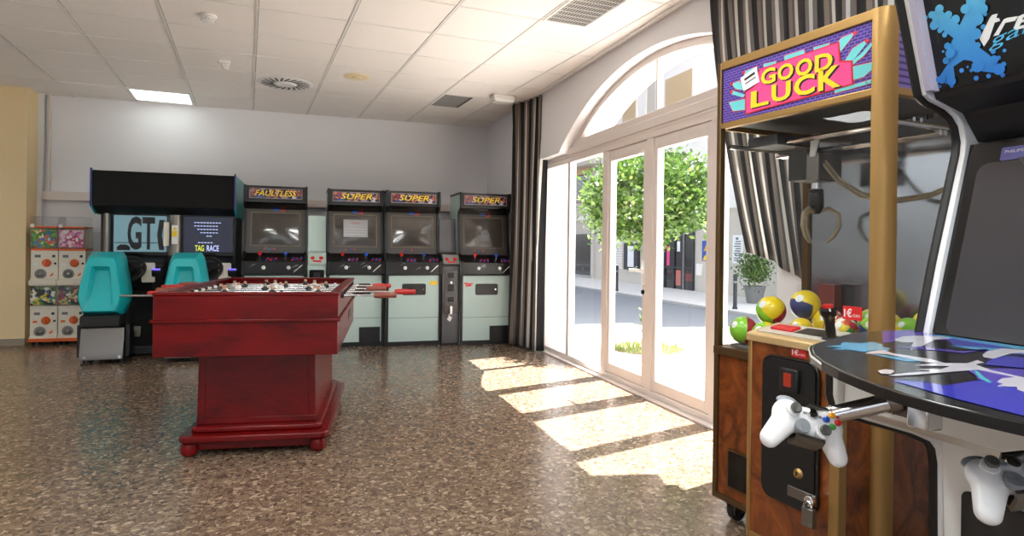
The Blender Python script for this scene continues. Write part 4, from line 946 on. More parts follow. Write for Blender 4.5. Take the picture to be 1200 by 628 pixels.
# balls in the claw machine: each its own thing
CR = Matrix.Rotation(math.radians(-83), 3, 'Z'); CO = Vector((1.677, 2.302, 0))
G_, Y_, R_, B_, T_ = A(142, 206, 60), A(240, 208, 44), A(176, 50, 66), A(52, 60, 120), A(214, 196, 170)
candy = cells_mat('candy_wrapper_print', 40, [(0, A(214, 52, 58)), (.3, A(240, 210, 60)), (.5, A(232, 226, 214)), (.7, A(220, 90, 40)), (.85, A(90, 170, 90))], .3, .4)
balls = [  # x, y, z above the bed, radius, colours, label
 (.085, .085, 0, .058, (G_, R_, T_), 'candy ball with a green half and a crimson patch, nearest the far front post'),
 (.155, .165, .086, .060, (G_, Y_, R_), 'green and crimson candy ball piled on the others at the far end'),
 (.205, .080, 0, .054, (Y_, G_, Y_), 'yellow candy ball low behind the corner of the coin box'),
 (.245, .26, .116, .060, (Y_, B_, Y_), 'yellow candy ball with a dark blue patch on top of the pile'),
 (.345, .275, .003, .060, (R_, G_, Y_), 'crimson candy ball with a bright green base, left of the joystick'),
 (.255, .185, 0, .052, (R_, Y_, T_), 'crimson and yellow candy ball at the bottom of the far pile'),
 (.350, .115, .004, .044, (Y_, Y_, G_), 'yellow candy ball just left of the black joystick'),
 (.478, .145, .0, .044, None, 'ball wrapped in red and white candy print, right of the joystick'),
 (.652, .110, .0, .048, (B_, G_, B_), 'dark blue ball with a green end under the red price tag'),
 (.572, .300, .0, .050, (T_, G_, Y_), 'pale and green candy ball behind the red price tag'),
 (.668, .268, .002, .042, (Y_, Y_, G_), 'yellow candy ball pressed against the gold corner post'),
 (.555, .09, .0, .044, None, 'candy print ball in the chute between the joystick and the price tag'),
 (.670, .385, .0, .055, (Y_, Y_, B_), 'big yellow ball right of the gold corner post'),
 (.665, .49, .0, .046, (G_, T_, G_), 'green and white ball furthest right behind the gold corner post'),
 (.46, .375, .0, .054, (G_, Y_, T_), 'green and yellow candy ball in the middle of the prize bed'),
 (.13, .215, 0, .050, (G_, T_, R_), 'pale green candy ball at the foot of the far pile'),
]
for i, (x, y, dz, r, cc, lb) in enumerate(balls):
    mt = candy if cc is None else ball_mat('candy_ball_skin_%d' % i, cc[0], cc[1], cc[2], 1.3*i, .5+.37*i)
    p = CO + CR @ Vector((x, y, 0))
    b = MB(); b.ball((0, 0, 0), r, mt, 28)
    o = b.build('candy_ball', None, loc=(p.x, p.y, bed(x+.5*r)+r+dz)); tag(o, lb, 'ball', 'balls in the claw machine')
    o.rotation_euler = (0, 0, -1.2)
    b = MB(); b.lathe([(r*.28, r*.964), (r*.2, r*.985), (.0, r*1.004)], M['paper'], (0, 0, 0), (-.3+.1*(i % 5), -.9, .5), n=16); b.build('label_sticker', o)

# ------------------------------------------------------------------ big screen game cabinet at the right
xt = thing('gamepad_arcade_cabinet', 'white and black gamepad arcade cabinet with a blue splash marquee, nearest on the right', 'arcade machine', (1.55, 1.29, 0), -PI/2)
XW = 1.24
up_prof = [(.045, .93), (.089, 1.114), (.134, 1.28), (.172, 1.42), (.176, 1.455), (.165, 1.496), (.142, 1.522), (.114, 1.539), (.05, 1.558), (.03, 1.572), (.022, 1.60), (-.041, 1.826), (-.098, 2.03), (-.08, 2.06), (.75, 2.06), (.75, .90), (.045, .90)]
lo_prof = [(-.262, .902), (-.262, .78), (-.25, .745), (-.213, .725), (.004, .661), (.075, .632), (.095, .61), (.104, .57), (.118, .0), (.75, .0), (.75, .902)]
for x0, sd in ((0, 1), (XW, -1)):
    MB().prism([(x0, y, z) for y, z in up_prof], (sd*.032, 0, 0), M['white']).build('side_panel', xt, bevel=.003)
    MB().prism([(x0, y, z) for y, z in lo_prof], (sd*.03, 0, 0), M['white']).build('side_panel', xt, bevel=.003)
    b = MB()
    for prof, n in ((up_prof, 14), (lo_prof, 9)):
        pts = prof[:n]; offs = []
        for i, (y, z) in enumerate(pts):
            a, c_ = pts[max(0, i-1)], pts[min(len(pts)-1, i+1)]
            d = Vector((0, c_[0]-a[0], c_[1]-a[1])).normalized(); nn = Vector((0, -d.z, d.y)) if prof is up_prof else Vector((0, d.z, -d.y))
            offs.append((Vector((0, y, z)), nn))
        rings = [[p + nn*u + X*(x0 + sd*w_) for u, w_ in ((-.012, -.004), (.006, -.004), (.009, .004), (.006, .016), (-.002, .018), (-.012, .018))] for p, nn in offs]
        b.rings(rings, M['black'])
    b.build('edge_trim', xt)
# marquee
ax = Vector((0, -.066, .247)).normalized(); P0 = Vector((.033, .05, 1.575)); mn = X.cross(ax)
b = MB(); b.prism([P0, P0+X*(XW-.066), P0+X*(XW-.066)+ax*.46, P0+ax*.46], -mn*.02, M['gloss_black']); mq = b.build('marquee', xt)
b = MB(); b.prism([(.033, .02, 1.577), (.033, .05, 1.577), (.033, -.07, 2.03), (.033, -.10, 2.03)], (.018, 0, 0), pbr('lilac_grey_reveal', A(176, 170, 188), .3)); b.build('marquee_reveal', mq); b = MB(); b.prism([(XW-.051, .02, 1.577), (XW-.051, .05, 1.577), (XW-.051, -.07, 2.03), (XW-.051, -.10, 2.03)], (.018, 0, 0), _mats['lilac_grey_reveal']); b.build('marquee_reveal', mq)
def grad_blue():
    m, nt, out = new_mat('blue_splash_print'); L = nt.links.new
    tc = nt.nodes.new('ShaderNodeTexCoord'); sp = nt.nodes.new('ShaderNodeSeparateXYZ'); L(tc.outputs['Object'], sp.inputs[0])
    mr = nt.nodes.new('ShaderNodeMapRange'); mr.inputs[1].default_value = 1.58; mr.inputs[2].default_value = 1.80; L(sp.outputs[2], mr.inputs[0])
    r = ramp(nt, [(0, A(52, 128, 214)), (.5, A(72, 160, 226)), (1, A(104, 196, 228))]); L(mr.outputs[0], r.inputs[0])
    p = nt.nodes.new('ShaderNodeBsdfPrincipled'); L(r.outputs[0], p.inputs['Base Color']); p.inputs['Roughness'].default_value = .25
    L(p.outputs[0], out.inputs[0]); return m
gb = grad_blue()
O = Vector((0, .05, 1.575))
b = MB()
def D(cx, cz, r, lift, n=12): b.flat([(cx+r*math.cos(2*PI*k/n), cz+r*math.sin(2*PI*k/n)) for k in range(n)], O, X, ax, gb, .0004, lift)
b.flat([(.067, .208), (.094, .202), (.113, .176), (.135, .148), (.157, .124), (.166, .088), (.19, .059), (.21, .024), (.203, .011), (.166, .025), (.146, .057), (.128, .065), (.099, .055), (.098, .028), (.072, .016), (.057, .038), (.089, .068), (.094, .103), (.112, .125), (.090, .151), (.066, .176)], O, X, ax, gb, .0004, .0004)
b.flat([(.16, .23), (.215, .23), (.205, .195), (.193, .163), (.18, .150), (.168, .128), (.145, .118), (.128, .145), (.152, .175), (.158, .20)], O, X, ax, gb, .0004, .0008)
rs = random.Random(3)
edge = [(.067, .2), (.09, .207), (.11, .185), (.125, .168), (.07, .172), (.083, .155), (.093, .14), (.168, .118), (.095, .11), (.085, .075), (.16, .04), (.2, .045), (.208, .02), (.066, .03), (.09, .02), (.058, .032), (.195, .17), (.18, .15), (.155, .185), (.21, .2), (.1, .09), (.17, .09)]
for i, (x, z) in enumerate(edge): D(x, z, .007+rs.random()*.008, .0012+.0002*i)
for i, (x, z) in enumerate([(.05, .198), (.196, .157), (.169, .118), (.134, .045), (.118, .04), (.142, .034), (.209, .047), (.218, .029), (.212, .004), (.046, .03), (.055, .014), (.18, .010), (.086, .007), (.187, .129), (.2, .065), (.08, .1), (.05, .05), (.035, .02), (.15, .012), (.225, .06)]): D(x, z, .003+rs.random()*.0035, .0004+.0002*(i % 3), 8)
b.build('splash_letter', mq)
tv = Vector((1, 0, 0))*math.cos(.13) + ax*math.sin(.13); tu = mn.cross(tv)
LT = dict(t=[(.174, .1045), (.178, .092), (.181, .0827), (.196, .0973), (.214, .1305), (.226, .1305), (.225, .1378), (.219, .1397), (.224, .149), (.212, .150), (.206, .146)],
 r=[(.206, .1004), (.218, .0995), (.237, .1223), (.258, .1201), (.266, .1283), (.243, .1324), (.235, .1315)],
 e=[(.252, .1045), (.258, .0995), (.277, .0982), (.283, .1045), (.265, .1055), (.27, .1118), (.288, .1096), (.297, .1264), (.277, .1293), (.267, .1273)],
 m=[(.252, .099), (.263, .099), (.276, .121), (.283, .120), (.272, .099), (.283, .099), (.296, .119), (.303, .118), (.292, .098), (.303, .098), (.317, .122), (.312, .128), (.272, .131)])
b = MB()
for k, dx, dz in (('t', 0, 0), ('r', 0, 0), ('e', 0, 0), ('m', .046, .002), ('e', .111, .010)):
    b.flat([(x+dx, z+dz-.0005*0) for x, z in LT[k]], O, X, ax, M['paper'], .0008, .0004)
b.build('white_lettering', mq)
b = MB()
for dx, dz in ((0, 0), (.111, .010)): b.flat([(.274+dx, .1179+dz), (.285+dx, .1169+dz), (.289+dx, .121+dz), (.278+dx, .1223+dz)], O, X, ax, M['ink'], .0008, .0014)
b.build('letter_hole', mq)
b = MB(); b.text('gaming', O+X*.192+ax*.066, tv, tu, M['art_cyan'], w=.24, h=.036, shear=.35, bold=0, depth=.001); b.build('blue_lettering', mq)
# hood underside, screen and bezel
b = MB(); b.prism([(.033, y, z) for y, z in ((.052, 1.577), (.06, 1.56), (.16, 1.53), (.22, 1.455), (.30, 1.455), (.30, 1.62), (.06, 1.62))], (XW-.066, 0, 0), M['satin_black']); b.build('hood', xt)
sd_ = Vector((0, .127, .49)).normalized(); S0 = Vector((.033, .058, .932)); sn = X.cross(sd_)
b = MB(); b.prism([S0, S0+X*(XW-.066), S0+X*(XW-.066)+sd_*.53, S0+sd_*.53], -sn*.02, M['gloss_black']); bz = b.build('screen_bezel', xt)
b = MB(); b.rrect(S0+X*.035+sd_*.0, X, sd_, XW-.136, .47, .03, .002, pbr('dark_monitor_glass', A(52, 52, 56), .06, coat=1)); b.build('screen', xt)
b = MB(); b.rrect(S0+X*.09+sd_*.472+sn*.001, X, sd_, .36, .035, .004, .003, pbr('violet_label_strip', A(104, 104, 168), .3)); b.text('PHILIPS', S0+X*.10+sd_*.490+sn*.004, X, sd_, M['paper'], w=.045, h=.008, depth=.0008)
[b.flat([(0, 0), (w_, 0), (w_, .004), (0, .004)], S0+X*(.10+dx)+sd_*.479+sn*.003, X, sd_, M['paper'], .0006) for dx, w_ in ((0, .035), (.042, .03), (.082, .04))]; b.build('label_strip', bz)
b = MB(); b.prism([S0+sn*.003+X*x+sd_*d for x, d in ((.14, .47), (.19, .415), (XW-.28, .415), (XW-.23, .47))], sn*.012, M['satin_black']); b.build('reflection_plate', bz)  # dark plate standing in for a reflection in the screen
# control deck
outl = [(-.036, .09), (-.041, -.015), (-.032, -.131), (.024, -.246), (.085, -.36), (.115, -.415), (.133, -.44), (.155, -.465), (.228, -.529), (.306, -.578), (.384, -.616), (.453, -.641), (.521, -.661), (.57, -.669), (.62, -.672)]
outl = outl + [(1.24-x, y) for x, y in reversed(outl[:-1])]
b = MB(); b.prism([(x, y, .911) for x, y in outl], (0, 0, .019), M['gloss_black']); dk = b.build('control_deck', xt, bevel=.004)
b = MB()
for i in range(len(outl)-1):
    (xa, ya), (xb, yb) = outl[i], outl[i+1]
    d = Vector((xb-xa, yb-ya, 0)).normalized(); q = Vector((d.y, -d.x, 0))
    if q.y > .2 and ya < -.1: q = -q
    A_, B_ = Vector((xa, ya, .9125)), Vector((xb, yb, .9125)); o1 = q*.004
    b.prism([A_, B_, B_+o1, A_+o1], (0, 0, .016), M['black'])
b.build('deck_edge_trim', dk)
b = MB()
for i in range(4, 9):
    (xa, ya), (xb, yb) = outl[i], outl[i+1]
    d = Vector((xb-xa, yb-ya, 0)).normalized(); q = Vector((d.y, -d.x, 0))*.0052
    if q.x > 0: q = -q
    b.prism([Vector((xa, ya, .924))+q*.6, Vector((xb, yb, .924))+q*.6, Vector((xb, yb, .924))+q, Vector((xa, ya, .924))+q], (0, 0, .004), M['paper'])
b.build('pale_edge_line', dk)
art = [
 ('art_purple', [(.017, -.098), (-.03, -.05), (-.03, .04), (.04, .045), (.30, .045), (.20, -.03), (.057, -.06), (.136, -.203), (.141, -.239)]),
 ('art_blue', [(.12, .0), (.24, .0), (.36, -.06), (.30, -.12), (.2, -.09)]),
 ('art_cyan', [(.05, .02), (.08, .045), (.42, .045), (.60, .0), (.60, -.07), (.40, -.03), (.255, -.117), (.209, -.111), (.30, -.01), (.14, .01)]),
 ('art_white', [(.116, -.174), (.068, -.09), (.064, -.035), (.09, .02), (.122, .01), (.13, -.057), (.16, -.11), (.194, -.175), (.241, -.272), (.20, -.22), (.149, -.15), (.142, -.178)]),
 ('art_cyan', [(.11, -.33), (.135, -.30), (.124, -.25), (.16, -.26), (.185, -.29), (.212, -.296), (.235, -.33), (.222, -.356), (.232, -.398), (.205, -.40), (.19, -.44), (.178, -.40), (.15, -.415), (.145, -.37)]),
 ('art_cyan', [(.251, -.405), (.30, -.412), (.347, -.41), (.35, -.365), (.329, -.374), (.28, -.39)]),
 ('art_white', [(.226, -.331), (.265, -.352), (.338, -.337), (.38, -.352), (.364, -.379), (.300, -.374), (.269, -.376), (.25, -.412), (.235, -.38)]),
 ('art_purple', [(.195, -.271), (.212, -.202), (.275, -.175), (.29, -.10), (.275, -.084), (.303, -.193), (.27, -.21), (.238, -.235)]),
 ('art_blue', [(.477, -.603), (.501, -.562), (.534, -.554), (.52, -.463), (.519, -.415), (.556, -.44), (.60, -.44), (.72, -.50), (.76, -.60), (.70, -.63), (.603, -.625), (.536, -.612)]),
 ('art_purple', [(.44, -.377), (.434, -.339), (.469, -.266), (.54, -.22), (.64, -.20), (.64, -.35), (.58, -.44), (.511, -.447), (.49, -.42)]),
 ('art_blue', [(.413, -.291), (.376, -.22), (.35, -.14), (.45, -.08), (.62, -.06), (.62, -.16), (.52, -.19), (.46, -.25)]),
 ('art_white', [(.329, -.175), (.30, -.12), (.278, -.04), (.32, .0), (.40, .01), (.50, -.01), (.50, -.05), (.40, -.06), (.336, -.059), (.33, -.09), (.371, -.203), (.352, -.204)]),
 ('art_cyan', [(.47, -.25), (.53, -.20), (.62, -.17), (.62, -.19), (.54, -.22), (.485, -.26)]),
 ('art_cyan', [(.50, -.29), (.55, -.25), (.62, -.23), (.62, -.25), (.56, -.27), (.515, -.30)]),
 ('art_teal', [(.45, -.371), (.451, -.365), (.504, -.421), (.537, -.449), (.54, -.461), (.501, -.43)]),
 ('art_white', [(.447, -.574), (.438, -.507), (.441, -.467), (.43, -.46), (.416, -.473), (.43, -.43), (.424, -.41), (.411, -.379), (.395, -.42), (.388, -.441), (.38, -.38), (.385, -.352), (.398, -.315), (.376, -.257), (.40, -.272), (.41, -.31), (.46, -.34), (.56, -.36), (.56, -.368), (.45, -.36), (.453, -.448), (.456, -.518), (.452, -.569)]),
 ('art_white', [(.410, -.557), (.404, -.531), (.414, -.525), (.424, -.533), (.441, -.562), (.432, -.574)]),
 ('art_white', [(.539, -.441), (.52, -.40), (.52, -.36), (.56, -.34), (.62, -.36), (.66, -.44), (.62, -.487), (.59, -.47), (.575, -.448), (.562, -.474), (.552, -.445)]),
]
b = MB()
for i, (m, pts) in enumerate(art): b.flat(pts, (0, 0, .930), X, Y, M[m], .0002, .0003 + .0001*i)
b.build('deck_artwork', dk)
b = MB(); b.box(.03, XW-.03, -.24, .05, .755, .910, M['white']); b.build('deck_skirt', xt, bevel=.004)
b = MB(); b.prism([(.03, y, z) for y, z in ((-.238, .755), (-.205, .732), (.10, .636), (.12, .66), (.12, .755))], (XW-.06, 0, 0), M['white']); b.build('deck_underside', xt)
b = MB(); b.prism([(.03, y, z) for y, z in ((.105, .64), (.13, .0), (.15, .0), (.15, .64))], (XW-.06, 0, 0), M['white']); b.build('pedestal_front', xt)
MB().box(.03, XW-.03, .72, .745, .02, 2.05, M['black']).build('back_panel', xt)
MB().box(.045, XW-.045, -.06, .745, 2.03, 2.05, M['white']).build('top_panel', xt)
b = MB(); b.rrect((.085, .112, .08), X, Z, .50, .445, .02, .012, M['gloss_black']); cd2 = b.build('coin_door', xt, bevel=.004)
b = MB(); b.rrect((.21, .098, .36), X, Z, .09, .09, .01, .008, M['satin_black']); b.box(.235, .275, .088, .092, .38, .43, _mats['lit_red_slot']); b.build('coin_slot', cd2)
b = MB(); b.box(.16, .185, .098, .104, .60, .625, M['red_print']); b.build('red_sticker', xt)

def gamepad(center, Rv, Uv, mount):
    Rv = Vector(Rv).normalized(); Uv = Vector(Uv); Uv = (Uv - Rv*Uv.dot(Rv)).normalized(); Nv = Rv.cross(Uv)
    C0 = Vector(center)
    K = .92
    def P(x, y, z): return C0 + (Rv*x + Uv*y + Nv*z)*K
    R3 = Matrix((Rv, Uv, Nv)).transposed()*K
    b = MB()
    b.ball(P(0, .010, 0), (.052, .034, .020), M['pad_white'], 20, R3)
    for s in (-1, 1):
        b.ball(P(s*.042, .014, .0), (.036, .036, .021), M['pad_white'], 20, R3)
        for k in range(8):
            f = k/7; b.ball(P(s*(.046+.028*f), .004-.043*f, -.002-.012*f), (.029-.008*f, .027-.005*f, .021-.004*f), M['pad_white'], 16, R3)
    body = b.build('controller', xt)
    r = body.modifiers.new('remesh', 'REMESH'); r.mode = 'VOXEL'; r.voxel_size = .0026; r.use_smooth_shade = True
    s_ = body.modifiers.new('smooth', 'SMOOTH'); s_.iterations = 8; s_.factor = .6
    for (x, y, h) in ((-.042, .022, .018), (.021, -.008, .016)):
        b = MB(); b.lathe([(.014, .012), (.014, .0215), (.012, .0225), (0, .0225)], M['pad_white'], P(x, y, 0), Nv, 20); b.lathe([(.006, .018), (.006, .026), (.010, .028), (.0108, .032), (.009, .0345), (0, .033)], M['pad_dark'], P(x, y, 0), Nv, 20); b.build('thumbstick', body)
    b = MB(); b.lathe([(.0145, .012), (.0145, .0215), (.013, .0232), (0, .022)], M['pad_grey'], P(-.021, -.008, 0), Nv, 20); b.prism([P(-.034, -.0115, .021), P(-.008, -.0115, .021), P(-.008, -.0045, .021), P(-.034, -.0045, .021)], Nv*.004, M['pad_grey']); b.prism([P(-.0245, -.021, .021), P(-.0175, -.021, .021), P(-.0175, .005, .021), P(-.0245, .005, .021)], Nv*.004, M['pad_grey']); b.build('direction_pad', body)
    for dx, dy, m in ((0, -.0125, 'pad_green'), (.0125, 0, 'red'), (-.0125, 0, 'blue'), (0, .0125, 'pad_yellow')):
        b = MB(); b.lathe([(.0062, .016), (.0062, .023), (.004, .0255), (0, .026)], M[m], P(.042+dx, .020+dy, 0), Nv, 14); b.build('face_button', body)
    b = MB(); b.lathe([(.010, .017), (.010, .0212), (.007, .0225), (0, .0225)], M['chrome'], P(0, .024, 0), Nv, 20)
    for s in (-1, 1): b.ball(P(s*.016, .022, .0205), (.005, .003, .0015), M['pad_grey'], 10, R3)
    b.build('guide_button', body)
    for s in (-1, 1):
        b = MB(); b.ball(P(s*.044, .046, -.002), (.024, .012, .009), M['pad_grey'], 14, R3); b.build('shoulder_button', body)
        b = MB(); b.ball(P(s*.060, -.020, -.016), (.018, .026, .010), M['pad_grey'], 16, R3); b.build('grip_pad', body)
    b = MB()
    b.prism([P(-.03, -.030, .004), P(.03, -.030, .004), P(.03, -.023, .016), P(-.03, -.023, .016)], -Uv*.006, M['steel'])
    b.prism([P(-.03, -.036, .004), P(.03, -.036, .004), P(.03, -.036, -.02), P(-.03, -.036, -.02)], Uv*.006, M['steel']); b.prism([P(-.03, -.036, -.024), P(.03, -.036, -.024), P(.03, .045, -.024), P(-.03, .045, -.024)], Nv*.004, M['steel'])
    b.prism([P(.0, .040, -.024), P(.05, .040, -.024), P(.05, .046, .012), P(.0, .046, .012)], Uv*.004, M['steel'])
    b.build('steel_bracket', body)
    mt = Vector(mount); a0 = P(.02, .03, -.03); d = (mt-a0).normalized()
    b = MB(); b.cyl(a0, mt, .017, M['chrome'], n=24); b.cyl(a0+d*.03, a0+d*.036, .0185, M['black'], n=24); b.cyl(a0+d*.045, a0+d*.049, .0185, M['steel'], n=24); b.cyl(mt-d*.02, mt, .024, M['steel'], n=24); tb_ = b.build('mount_tube', xt)
    b = MB(); h = Vector((-.02, -.005, 0)); q = mt
    b.box(q.x-.03, q.x+.055, q.y-.005, q.y+.005, q.z-.03, .911, M['steel']); b.box(q.x+.045, q.x+.085, q.y-.035, q.y+.004, q.z-.035, q.z+.02, M['chrome']); b.box(q.x-.05, q.x+.06, q.y-.03, q.y+.06, .903, .911, M['steel'])
    b.lathe([(0, .006), (.006, .006), (.007, 0)], M['steel'], (q.x+.03, q.y-.005, q.z+.015), (0, -1, 0)); b.build('mount_plate', tb_, bevel=.003)
def w2l(v): return Vector((-v[1], v[0], v[2]))
cr_, cu_, cf_ = Vector((.95, -.3124, 0)), Vector((0, 0, 1)), Vector((.3124, .95, 0))
def gp_axes(rot, tilt):
    c_, s_ = math.cos(rot), math.sin(rot)
    Rv = cr_*c_ - cu_*s_; Ui = cr_*s_ + cu_*c_
    return w2l(Rv), w2l(Ui*math.cos(tilt) + cf_*math.sin(tilt))
r1, u1 = gp_axes(.27, .55)
gamepad((.312, -.622, .806), r1, u1, (.385, -.475, .868))
r2, u2 = gp_axes(-.12, .95)
gamepad((.607, -.490, .793), r2, u2, (.62, -.38, .86))

# ------------------------------------------------------------------ striped curtains
def curtain(name, label, fn, nu, nv, periods, cloth_w):
    """fn(s, f) -> point of the cloth; s across, f from the rail down"""
    vs, fs, uvs = [], [], []
    for j in range(nv+1):
        for i in range(nu+1):
            vs.append(fn(i/nu, j/nv)); uvs.append((periods*i/nu, j/nv))
    for j in range(nv):
        for i in range(nu):
            a = j*(nu+1)+i; fs.append((a, a+1, a+nu+2, a+nu+1))
    me = bpy.data.meshes.new(name); me.from_pydata([tuple(v) for v in vs], [], fs); me.materials.append(M['cloth'])
    ul = me.uv_layers.new(name='UVMap')
    for p in me.polygons:
        p.use_smooth = True
        for li in p.loop_indices: ul.data[li].uv = uvs[me.loops[li].vertex_index]
    o = bpy.data.objects.new(name, me); col.objects.link(o)
    so = o.modifiers.new('thickness', 'SOLIDIFY'); so.thickness = .002
    return o
def far_curtain(s, f):
    z = 2.785 - f*(2.785-.022)
    q = 1 - .10*math.sin(PI*min(1, f*1.15))
    yb = 6.955 - .62*s; xb = 2.285 + .175*s
    c_ = 6.66; yb = c_ + (yb-c_)*q
    w_ = math.sin(2*PI*(6.2*s + .12*math.sin(3*f+2*s))) 
    amp = .038 + .014*math.sin(7*s+1.3)
    return (xb - .012 + amp*w_*(.8+.3*f) - .01*f, yb + .018*math.cos(2*PI*6.2*s), z)
o = curtain('striped_curtain', '', far_curtain, 150, 30, 5.2, 1)
tag(o, 'full length striped curtain bunched in the corner beside the rightmost SUPER cabinet', 'curtain', 'striped curtains')
def near_curtain(s, f):
    zh = 1.13 - .46*s
    z = 2.785 - f*(2.785-zh)
    y0 = 3.34 - 1.72*s; y1 = 2.98 - 1.30*s
    g = f**1.6
    y_ = y0 + (y1-y0)*g
    w_ = math.sin(2*PI*(8*s + .25*math.sin(2.2*f+3*s)))
    return (2.380 + .018*w_, y_ + .02*math.cos(2*PI*8*s), z + .03*math.sin(9*s)*f)
o = curtain('striped_curtain', '', near_curtain, 200, 36, 7.2, 1)
tag(o, 'striped curtain gathered up behind the claw machine', 'curtain', 'striped curtains')
t = thing('curtain_track', 'thin white curtain track at the top of the window wall', 'curtain rail', (2.37, 4.3, CEIL))
MB().box(-.012, .012, -2.75, 2.75, -.015, 0, M['white']).build('rail', t)

# ------------------------------------------------------------------ outside
GZ = -.06
struct('outside_pavement', MB().box(2.62, 5.0, -20, 9.0, GZ-.2, GZ, M['pavement']))
struct('outside_road', MB().box(5.0, 7.75, -20, 60, GZ-.25, GZ-.03, M['asphalt']).box(2.62, 5.0, 9.0, 60, GZ-.25, GZ-.01, M['asphalt']))  # near slab made dark asphalt past the shade edge, so colour carries the shade
struct('outside_road_marking', MB().prism([(2.9, 9.1, GZ-.01), (3.9, 9.05, GZ-.01), (5.6, 12.5, GZ-.01), (5.6, 30, GZ-.01), (2.9, 30, GZ-.01)], (0, 0, .004), M['pink_road']))
kb = MB(); kb.box(4.9, 5.0, -20, 8.9, GZ-.2, GZ+.004, M['kerb']); kb.box(7.75, 7.87, -20, 60, GZ-.25, GZ+.02, M['kerb']); struct('outside_kerb', kb)
struct('outside_footway', MB().box(7.87, 11, -20, 60, GZ-.2, GZ+.01, M['pavement']))

FXX = 10.45
bl = thing('street_building', 'pale building across the street with roller shutters and a dark shop door', 'building', (FXX, 11.0, 0))
def L(y): return y-11.0
b = MB(); b.prism([(0, 0, -.3), (6, -.9, -.3), (6, 40, -.3), (0, 40, -.3)], (0, 0, 12.3), M['facade']); b.build('wall', bl)
b = MB(); b.box(-.06, 0, L(12), L(17.4), 2.35, 12, M['facade_white']); b.box(-.05, 0, L(18.0), L(21.2), 2.6, 12, M['facade_white']); b.build('upper_facade', bl)
b = MB(); b.box(-.45, 0, L(21.3), L(26), 4.25, 4.5, M['facade']); b.box(-.1, 0, L(11), L(51), 2.2, 2.35, M['facade_white']); b.build('cornice', bl)
def window(y0, y1, z0, z1, m):
    b = MB(); b.box(-.10, -.061, L(y0)-.08, L(y1)+.08, z0-.1, z1+.08, M['facade_white']); f = b.build('window_frame', bl)
    b = MB(); b.box(-.104, -.09, L(y0), L(y1), z0, z1, m)
    n = int((z1-z0)/.07)
    for k in range(n): b.box(-.112, -.104, L(y0), L(y1), z0+.07*k, z0+.07*k+.058, m)
    b.build('roller_shutter', f)
for q in ((18.55, 19.45, 5.3, 6.5), (15.35, 16.75, 5.1, 6.25), (15.6, 16.75, 2.55, 3.9), (22.3, 24.0, 5.6, 6.8)): window(*q, M['shutter'])
b = MB(); b.box(-.02, 0, L(22.4), L(24.0), 2.9, 4.2, M['shop_dark']); b.box(-.12, -.02, L(22.2), L(24.2), 4.0, 4.25, M['shutter']); b.build('upper_opening', bl)
b = MB(); b.box(-.03, 0, L(21.95), L(23.8), -.05, 1.65, M['shop_dark']); b.box(-.06, 0, L(21.7), L(21.95), -.05, 2.2, M['facade']); b.box(-.06, 0, L(23.8), L(24.0), -.05, 2.2, M['facade']); b.box(-.10, -.02, L(21.9), L(23.9), -.06, .05, M['kerb']); b.build('dark_doorway', bl)
b = MB()
for k in range(13): b.box(-.03, 0, L(19.5), L(20.6), .42+.085*k, .48+.085*k, M['facade_white'])
b.build('louvre_shutter', bl)
b = MB(); b.box(-.10, 0, L(18.3), L(19.25), .40, 1.30, M['bollard']); b.box(-.112, -.10, L(18.55), L(18.95), .50, 1.2, M['paper']); b.build('notice_board', bl)
b = MB(); b.box(-.03, 0, L(15.25), L(16.75), -.1, 1.9, M['shop_dark']); sh = b.build('shop_front', bl)
b = MB()
for y in (15.25, 15.72, 15.80, 16.2, 16.72): b.box(-.07, -.03, L(y), L(y)+.045, -.1, 1.9, M['mid_grey'] if y == 15.72 else M['bollard'])
b.box(-.06, -.03, L(15.25), L(16.77), .55, .6, M['bollard']); b.build('door_frame', sh)
b = MB(); b.box(-.036, -.03, L(16.5), L(16.66), .62, 1.2, M['pink']); b.box(-.036, -.03, L(15.95), L(16.1), 1.05, 1.35, M['paper']); b.box(-.036, -.03, L(15.85), L(16.15), .05, .5, pbr('faded_red_poster', A(196, 110, 96), .5)); b.box(-.036, -.03, L(15.3), L(15.65), .2, .42, pbr('dark_red_poster', A(120, 54, 50), .5)); b.build('window_poster', sh)
b = MB(); b.box(-.02, 0, L(16.8), L(17.3), -.1, 1.8, M['facade_white']); b.build('door_surround', bl)
b = MB(); b.box(-.03, 0, L(14.45), L(14.88), .80, 1.36, pbr('blue_poster', A(36, 84, 170), .4)); b.prism([(-.032, L(14.5), .82), (-.032, L(14.85), .82), (-.032, L(14.75), .95), (-.032, L(14.6), 1.0)], (-.002, 0, 0), M['yellow']); b.prism([(-.032, L(14.6), 1.08), (-.032, L(14.8), 1.08), (-.032, L(14.7), 1.25)], (-.002, 0, 0), pbr('amber_poster', A(220, 170, 60), .4)); b.build('blue_poster', bl)
b = MB(); b.box(-.03, 0, L(13.2), L(13.58), .78, 1.50, M['paper'])
for k in range(9): b.box(-.034, -.03, L(13.25), L(13.52)-.03*(k % 3), .84+.06*k, .87+.06*k, M['grey_text'])
b.box(-.034, -.03, L(13.35), L(13.45), 1.38, 1.44, M['grey_text']); b.build('printed_notice', bl)
b = MB(); b.box(-.05, 0, L(14.9), L(15.12), .40, .72, M['facade_white']); b.build('meter_box', bl)
for y, lb in ((13.15, 'dark iron bollard on the far pavement, in front of the shop door'), (19.4, 'dark iron bollard on the far pavement, left of the notice board')):
    t = thing('bollard', lb, 'bollard', (8.15, y*.80, GZ+.01), 0, 'street bollards')
    b = MB(); b.lathe([(.05, 0), (.05, .03), (.038, .05), (.038, .62), (.045, .64), (.045, .67), (.02, .70), (0, .70)], M['bollard'], n=14); b.build('post', t)
    b = MB(); b.lathe([(.041, .52), (.043, .54), (.041, .56)], M['mid_grey'], n=14); b.build('band', t)
